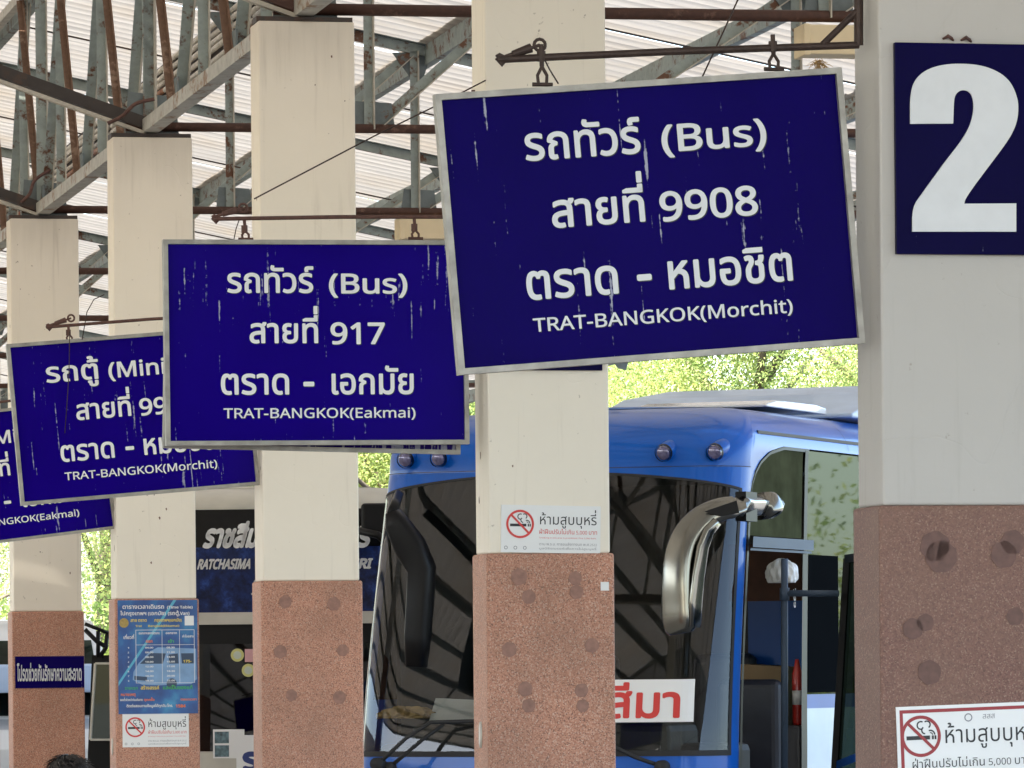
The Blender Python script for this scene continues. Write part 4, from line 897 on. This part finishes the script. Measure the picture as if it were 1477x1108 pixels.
def fit2(b, text, px0, px1, pyb, hpx, bold, shear):
    p, q = b2l(px0, pyb), b2l(px1, pyb); t_ = MB(); fit(t_, text, p.x, q.x, p.z, hpx*YB/7500, 0, bold, shear=shear)
    # wrap onto the curved front
    out = []
    for (x, y, z) in t_.v: out.append((x, k2.S(x, z)[1] - .010, z))
    b.add(out, t_.f)
b = MB(); fit2(b, 'ราชสีมา', 290, 378, 788, 25, .05, .28); fit2(b, 'จันทบุรี', 430, 528, 788, 24, .045, .28)
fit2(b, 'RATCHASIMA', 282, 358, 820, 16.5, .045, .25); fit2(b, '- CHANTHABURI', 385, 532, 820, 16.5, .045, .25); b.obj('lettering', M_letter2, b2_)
b = MB(); fit2(b, 'ร', 362, 395, 858, 26, .03, .2); b.obj('emblem', M_letter, b2_)
b = MB(); b.box(-1.15, 1.15, .45, .9, .6, .98); b.box(-1.15, 1.15, 3.4, 3.45, .5, 2.9); b.obj('interior_panel', M_dash, b2_)
for i, (x, y, r) in enumerate(((341, 945, 9.5), (357, 967, 9.5))):
    q = b2l(x, y); yy = k2.S(q.x, q.z)[1] - .012; b = MB(); b.disc(q.x, q.z, r*YB/7500, yy, yy + .003); b.obj('round_sticker', simple('sticker_yellow', (.62, .60, .22), .5), b2_)
    b = MB(); b.disc(q.x, q.z, r*.6*YB/7500, yy - .002, yy - .0005); b.obj('round_sticker_centre', simple('sticker_pale', (.55, .6, .5), .5), b2_)
def card(x0, y0, x1, y1, mat, name, dy=.012):
    p, q = b2l(x0, y1), b2l(x1, y0); yy = k2.S(p.x, p.z)[1] - dy; b = MB(); b.box(p.x, q.x, yy, yy + .003, p.z, q.z); return b.obj(name, mat, b2_), p, q, yy
card(352, 936, 382, 955, simple('pink_card', (.65, .35, .36), .5), 'square_sticker'); o, p, q, yy = card(307, 1052, 336, 1094, M_wpaper, 'photo_card', .014)
b = MB(); w_ = q.x - p.x; h_ = q.z - p.z
for a0, a1 in ((.05, .45), (.52, .92)): b.add([(p.x+w_*.08, yy-.001, p.z+h_*a0), (p.x+w_*.92, yy-.001, p.z+h_*a0), (p.x+w_*.92, yy-.001, p.z+h_*a1), (p.x+w_*.08, yy-.001, p.z+h_*a1)], [(0,1,2,3)])
b.obj('card_picture', simple('card_picture', (.16, .26, .30), .5, var=.9, scale=30), o)
card(330, 1052, 352, 1094, M_wpaper, 'white_card', .010); o, p, q, yy = card(341, 1060, 395, 1120, M_wpaper, 'route_card', .018)
b = MB(); fit(b, 'รา', p.x + .06, q.x - .03, p.z + .05, (q.z-p.z)*.42, yy - .0012, .05); b.obj('card_lettering', simple('navy_print', (.02, .04, .18), .5), o)
b = MB(); b.box(b2l(515, 0).x, b2l(575, 0).x, -.18, .0, zz(772), zz(725)); bevel(b.obj('mirror_bracket', M_darkpl, b2_), .03, 3)
b = MB(); b.tube([b2l(515, 765, 41.1), b2l(545, 772, 41.0), b2l(566, 790, 41.0)], .03, 10); b.obj('mirror_stay', M_darkpl, b2_, True)
for (x, y) in ((-1.0, 2.6), (1.0, 2.6), (-1.0, 8.4), (1.0, 8.4)): wheel(b2_, x, y)

# --- vans at the left
def van(name, label, loc, rz, body, W=1.7, H=2.1, Ln=4.8, frame=None, glassm=M_side):
    v = thing(name, label, 'van', loc, rz); hw = W/2
    prof = [(0,.30),(-.02,.75),(.15,.98),(.75,1.10),(1.35,H-.25),(1.75,H-.03),(2.4,H),(Ln-.3,H-.04),(Ln,H-.35),(Ln,.30)]
    b = MB(); n = len(prof); ins = [0, 0, 0, .02, .13, .20, .22, .22, .12, 0]
    xs = (-1, -.97, -.8, .8, .97, 1); vs = []
    for f in xs:
        for (y, z), q in zip(prof, ins):
            e = 1 - (abs(f) > .9)*0; zz_ = z - (.05 if abs(f) == 1 and z > H-.3 else 0); yy = y + (.12 if abs(f) == 1 and y < .3 else 0); vs.append((f*(hw - q*(abs(f) > .5)), yy, zz_))
    m = len(xs); fs = [(j*n+i, (j+1)*n+i, (j+1)*n+(i+1)%n, j*n+(i+1)%n) for j in range(m-1) for i in range(n)] + [tuple(range(n)), tuple(range((m-1)*n, m*n))[::-1]]
    b.add(vs, fs); bevel(b.obj('body', body, v, True), .03, 3)
    b = MB(); b.add([(-hw+.14, .76, 1.13), (hw-.14, .76, 1.13), (hw-.26, 1.31, H-.28), (-hw+.26, 1.31, H-.28)], [(0,1,2,3)]); b.obj('windscreen', glassm, v).location = (0, -.015, .012)
    for sg in (-1, 1):
        for (y0, y1) in ((1.15, 2.0), (2.1, 3.2), (3.3, 4.4)):
            b = MB(); g_ = [(sg*(hw+.006), y0+(.25 if y0 < 1.2 else 0), 1.12), (sg*(hw+.006), y1, 1.12), (sg*(hw-.12), y1, H-.35), (sg*(hw-.12), y0+(.45 if y0 < 1.2 else 0), H-.35)]
            b.add(g_, [(0,1,2,3)]); wn_ = b.obj('side_window', glassm, v)
            if frame:
                b = MB()
                for i in range(4): b.bar(g_[i], g_[(i+1)%4], .035, .03, (1, 0, 0))
                b.obj('window_frame', frame, wn_)
        b = MB(); b.box(sg*hw + (0 if sg > 0 else -.22), sg*hw + (.22 if sg > 0 else 0), .95, 1.05, 1.15, 1.38); bevel(b.obj('mirror', M_darkpl, v), .03, 3)
        b = MB(); b.tube([(sg*hw*.75, .02, .72), (sg*hw*.75, -.03, .72)], [.11, .09], 16); b.obj('headlight', M_chrome, v, True)
    for x in (-hw+.12, hw-.12):
        for y in (.85, Ln-1.0): wheel(v, x, y, .33, .2)
    return v
p0 = at(60, 971, 62); van('white_van', 'white and pale blue van glimpsed either side of the pillar with the narrow blue sign', (p0.x, 62, 0), R(8), M_white, 1.85, 2.32)
o = [x for x in bpy.data.objects if x.name.startswith('white_van')][0]
b = MB(); b.box(-.90, .90, .10, 4.4, 1.42, 1.76); bevel(b.obj('blue_band', M_pale, o), .03)
p0 = at(236, 971, 55); dv = van('dark_van', 'dark minibus with cream window frames beside the timetable pillar', (p0.x, 55, 0), R(-14), simple('dark_teal_paint', (.05, .065, .065), .3, 0, .6), 1.5, 1.98, 4.8, M_creamp)
# its tall mirror frame and door window at the near corner
Mi3 = (Matrix.Translation(dv.location) @ Matrix.Rotation(R(-14), 4, 'Z')).inverted()
def dl_(px, py, Y=54.6): return Mi3 @ at(px, py, Y)
b = MB(); b.tube([dl_(122, 900), dl_(140, 907), dl_(160, 915)], .02, 8); b.tube([dl_(122, 908), dl_(140, 926), dl_(155, 934)], .025, 8); b.tube([dl_(154, 915), dl_(152, 935), dl_(143, 948)], .025, 8); b.tube([dl_(141, 910), dl_(141, 948)], .022, 8); b.obj('mirror_frame', M_darkpl, dv, True)
b = MB(); Pq = [dl_(137, 957), dl_(170, 957), dl_(166, 1067), dl_(130, 1067)]
for i in range(4): b.bar(Pq[i], Pq[(i+1)%4], .022, .03, (0, 1, 0))
dw = b.obj('door_window_frame', M_creamp, dv); b = MB(); b.add([tuple(p + Vector((0, .012, 0))) for p in Pq], [(3, 2, 1, 0)]); b.obj('door_glass', M_side, dw)
b = MB(); b.add([tuple(dl_(x, y, 54.64)) for x, y in ((132, 945), (172, 945), (172, 1140), (124, 1140))], [(3, 2, 1, 0)]); b.add([tuple(dl_(x, y, 54.70)) for x, y in ((132, 945), (172, 945), (172, 1140), (124, 1140))], [(0, 1, 2, 3)]); b.obj('corner_panel', M_darkpl, dv)

# ------------------------------------------------------------------ seated person at the lower left
Yp = 22.0; hp = at(100, 1091, Yp)
pr = thing('person', 'person seen only by the top of black hair at the lower left edge', 'person', (hp.x, Yp, .13), R(165))
def skin_body(name, verts, edges, radii, mat, parent, sub=2):
    me = bpy.data.meshes.new(name); me.from_pydata(verts, edges, []); me.materials.append(mat); o = link(name, me, parent)
    sk = o.modifiers.new('skin', 'SKIN'); 
    for i, r in enumerate(radii): me.skin_vertices[0].data[i].radius = (r, r) if not isinstance(r, tuple) else r
    me.skin_vertices[0].data[0].use_root = True; sk.use_smooth_shade = True
    s = o.modifiers.new('sub', 'SUBSURF'); s.levels = sub; s.render_levels = sub; return o
hz = hp.z - .13
vs = [(0,0,.42),(0,.01,.62),(0,.02,hz-.32),(0,.01,hz-.24),(0,0,hz-.14),
      (.10,-.02,.42),(.12,-.42,.44),(.12,-.44,.06),(.12,-.58,.04),(-.10,-.02,.42),(-.12,-.42,.44),(-.12,-.44,.06),(-.12,-.58,.04),
      (.18,.02,hz-.34),(.22,-.02,hz-.60),(.16,-.24,.52),(.13,-.33,.50),(-.18,.02,hz-.34),(-.22,-.02,hz-.60),(-.16,-.24,.52),(-.13,-.33,.50)]
es = [(0,1),(1,2),(2,3),(3,4),(0,5),(5,6),(6,7),(7,8),(0,9),(9,10),(10,11),(11,12),(2,13),(13,14),(14,15),(15,16),(2,17),(17,18),(18,19),(19,20)]
rd = [(.15,.11),(.15,.11),(.15,.10),.055,.055,.09,.065,.045,.04,.09,.065,.045,.04,.06,.045,.032,.03,.06,.045,.032,.03]
if hasattr(bpy.types.Mesh, 'skin_vertices'):
    try:
        me = bpy.data.meshes.new('body'); me.from_pydata(vs, es, []); me.materials.append(M_shirt); o = link('body', me, pr)
        sk = o.modifiers.new('skin', 'SKIN')
        if not me.skin_vertices: raise RuntimeError
        for i, r in enumerate(rd): me.skin_vertices[0].data[i].radius = r if isinstance(r, tuple) else (r, r)
        me.skin_vertices[0].data[0].use_root = True; s_ = o.modifiers.new('sub', 'SUBSURF'); s_.levels = 1; s_.render_levels = 1
    except Exception:
        o.modifiers.clear()
        b = MB()
        for e in es: b.tube([vs[e[0]], vs[e[1]]], [rd[e[0]] if not isinstance(rd[e[0]], tuple) else .12, rd[e[1]] if not isinstance(rd[e[1]], tuple) else .12], 14)
        bpy.data.objects.remove(o); b.obj('body', M_shirt, pr, True)
hd = MB(); n, m = 24, 18; vv = []
for j in range(m+1):
    th = math.pi*j/m
    for i in range(n):
        f = 2*math.pi*i/n; x, y, z = .078*math.sin(th)*math.cos(f), .098*math.sin(th)*math.sin(f), .118*math.cos(th)
        if z < -.03: x *= 1 + (z+.03)*3.5; y = y*(1 + (z+.03)*2.0) - .01
        if abs(x) < .016 and y < -.07 and -.05 < z < .02: y -= .022*(1 - abs(x)/.016)
        vv.append((x, y, z + hz - .125))
hd.add(vv, [(j*n+i, j*n+(i+1)%n, (j+1)*n+(i+1)%n, (j+1)*n+i) for j in range(m) for i in range(n)]); hdo = hd.obj('head', M_skin, pr, True)
for sg in (-1, 1):
    b = MB(); b.tube([(sg*.076, .0, hz-.155), (sg*.088, .006, hz-.135), (sg*.082, .008, hz-.105)], [.012, .02, .012], 8); b.obj('ear', M_skin, hdo, True)
    b = MB(); b.tube([(sg*.03, -.092, hz-.122), (sg*.03, -.080, hz-.122)], [.006, .012], 10); b.obj('eye', M_ink, hdo, True)
b = MB(); b.tube([(-.022, -.083, hz-.188), (0, -.09, hz-.19), (.022, -.083, hz-.188)], [.003, .006, .003], 8); b.obj('mouth', M_dred, hdo, True)
o = blob(pr, 'hair', M_hair, 0, .012, hz-.105, .096, .116, .108, seed=9, amp=.035)
hs = MB(); rng = random.Random(3)
for i in range(420):
    f = rng.uniform(0, 6.28); th = rng.uniform(0, 1.5); p = Vector((.094*math.sin(th)*math.cos(f), .012+.114*math.sin(th)*math.sin(f), hz-.105+.106*math.cos(th)))
    d = Vector((math.cos(f+.8), math.sin(f+.8), rng.uniform(-.6, .25))).normalized(); hs.tube([p, p + d*.02 + Vector((0, 0, .006)), p + d*.045 + Vector((0, 0, -.004))], [.0022, .0018, .0006], 3)
hs.obj('hair_strands', M_hair, o, kind='stuff')
bn = thing('bench', 'plain bench under the seated person below the lower left edge', 'bench', (hp.x, Yp + .02, .13), R(165))
b = MB(); b.box(-.7, .7, -.2, .2, .30, .33); b.obj('seat', M_conc, bn)
for x in (-.6, .6):
    b = MB(); b.box(x-.03, x+.03, -.18, .18, 0, .30); b.obj('leg', M_steel2, bn)

# ------------------------------------------------------------------ trees behind the terminal
def leaf_cloud(name, parent, centre, rad, count, size, seed, lobes=14):
    rg = np.random.default_rng(seed); lc = rg.normal(size=(lobes, 3)); lc /= np.linalg.norm(lc, axis=1)[:, None]; lc *= rg.uniform(.25, .78, (lobes, 1))
    lr = rg.uniform(.28, .48, lobes); idx = rg.integers(0, lobes, count)
    d = rg.normal(size=(count, 3)); d /= np.linalg.norm(d, axis=1)[:, None]; rr = rg.uniform(0.25, 1, count)**.5
    P = (lc[idx] + d*(rr*lr[idx])[:, None])*np.array(rad)
    # twig-scale clumping
    tw = rg.integers(0, count//9, count); jit = rg.normal(size=(count//9, 3))*.05; P = P + jit[tw]
    u = rg.normal(size=(count, 3)); u /= np.linalg.norm(u, axis=1)[:, None]; v = np.cross(u, rg.normal(size=(count, 3))); v /= np.linalg.norm(v, axis=1)[:, None]
    sz = size*rg.uniform(.6, 1.3, (count, 1)); V = np.empty((count, 4, 3)); V[:, 0] = P - u*sz; V[:, 1] = P - v*sz*.42; V[:, 2] = P + u*sz; V[:, 3] = P + v*sz*.42
    me = bpy.data.meshes.new(name); me.vertices.add(count*4); me.vertices.foreach_set('co', V.ravel()); me.loops.add(count*4); me.loops.foreach_set('vertex_index', np.arange(count*4, dtype=np.int32))
    me.polygons.add(count); me.polygons.foreach_set('loop_start', np.arange(0, count*4, 4, dtype=np.int32)); me.polygons.foreach_set('loop_total', np.full(count, 4, dtype=np.int32)); me.materials.append(M_leaf); me.update(); me.validate()
    o = link(name, me, parent); o.location = centre; return o
def tree(label, px, Y, h, cr, seed, count=80000, size=.036):
    x = (px - 738)/7500*Y; tr = thing('broadleaf_tree', label, 'tree', (x, Y, 0), seed*.7, 'trees behind the bus station')
    rg = random.Random(seed); b = MB(); top = Vector((rg.uniform(-.3, .3), 0, h*.62)); pts = curve([(0,0,-.1),(.08,0,h*.2),(-.06,.05,h*.4),top], 4); n = len(pts)
    b.tube(pts, [.24*(1-.6*i/n) for i in range(n)], 12)
    for i in range(9):
        f = rg.uniform(0, 6.28); p = pts[rg.randrange(n//3, n)]; e = p + Vector((math.cos(f)*cr*.6, math.sin(f)*cr*.6, rg.uniform(.4, 1.0)*h*.25)); b.tube([p, p.lerp(e, .5) + Vector((0, 0, .15)), e], [.09, .06, .02], 8)
    b.obj('trunk', M_bark, tr, True)
    leaf_cloud('crown', tr, (0, 0, h*.57), (cr, cr, h*.44), count, size, seed)
TL_ = [('sunlit tree seen above the blue bus roof, left part', 900, 84, 9.0, 3.0, 1), ('yellow green tree above the middle of the blue bus roof', 1090, 80, 9.5, 3.0, 2), ('bright tree above the right end of the blue bus roof', 1290, 86, 9.5, 3.2, 3),
       ('bright tree in the gap left of the blue bus', 600, 78, 8.5, 2.6, 4), ('tree showing between the black bus and the pillars', 390, 82, 8.5, 2.8, 5), ('bright tree in the gap above the white van', 150, 108, 11.0, 4.0, 6),
       ('bright tree at the left edge behind the last pillars', -110, 104, 11.0, 4.0, 7), ('tree hidden mostly behind the pillar before the blue bus', 760, 90, 9.0, 2.8, 8)]
for a in TL_: tree(*a)
# a clipped hedge closes the view low down between the trunks
h2 = leaf_cloud('hedge', None, (40, 70, 1.2), (16, 1.4, 6.0), 80000, .075, 34, 70); h2.rotation_euler = (0, 0, R(-45)); tag(h2, 'dark bushy hedge far to the right of the buses, outside the photo', 'hedge')
hg = leaf_cloud('hedge', None, (0, 92, 1.6), (17, .9, 2.6), 60000, .07, 33, 60); tag(hg, 'long bushy hedge behind the trees', 'hedge', kind=None)

for o in [x for x in bpy.data.objects if x.type == 'MESH' and x.parent is None and x.name.startswith('glyph')]: bpy.data.objects.remove(o)
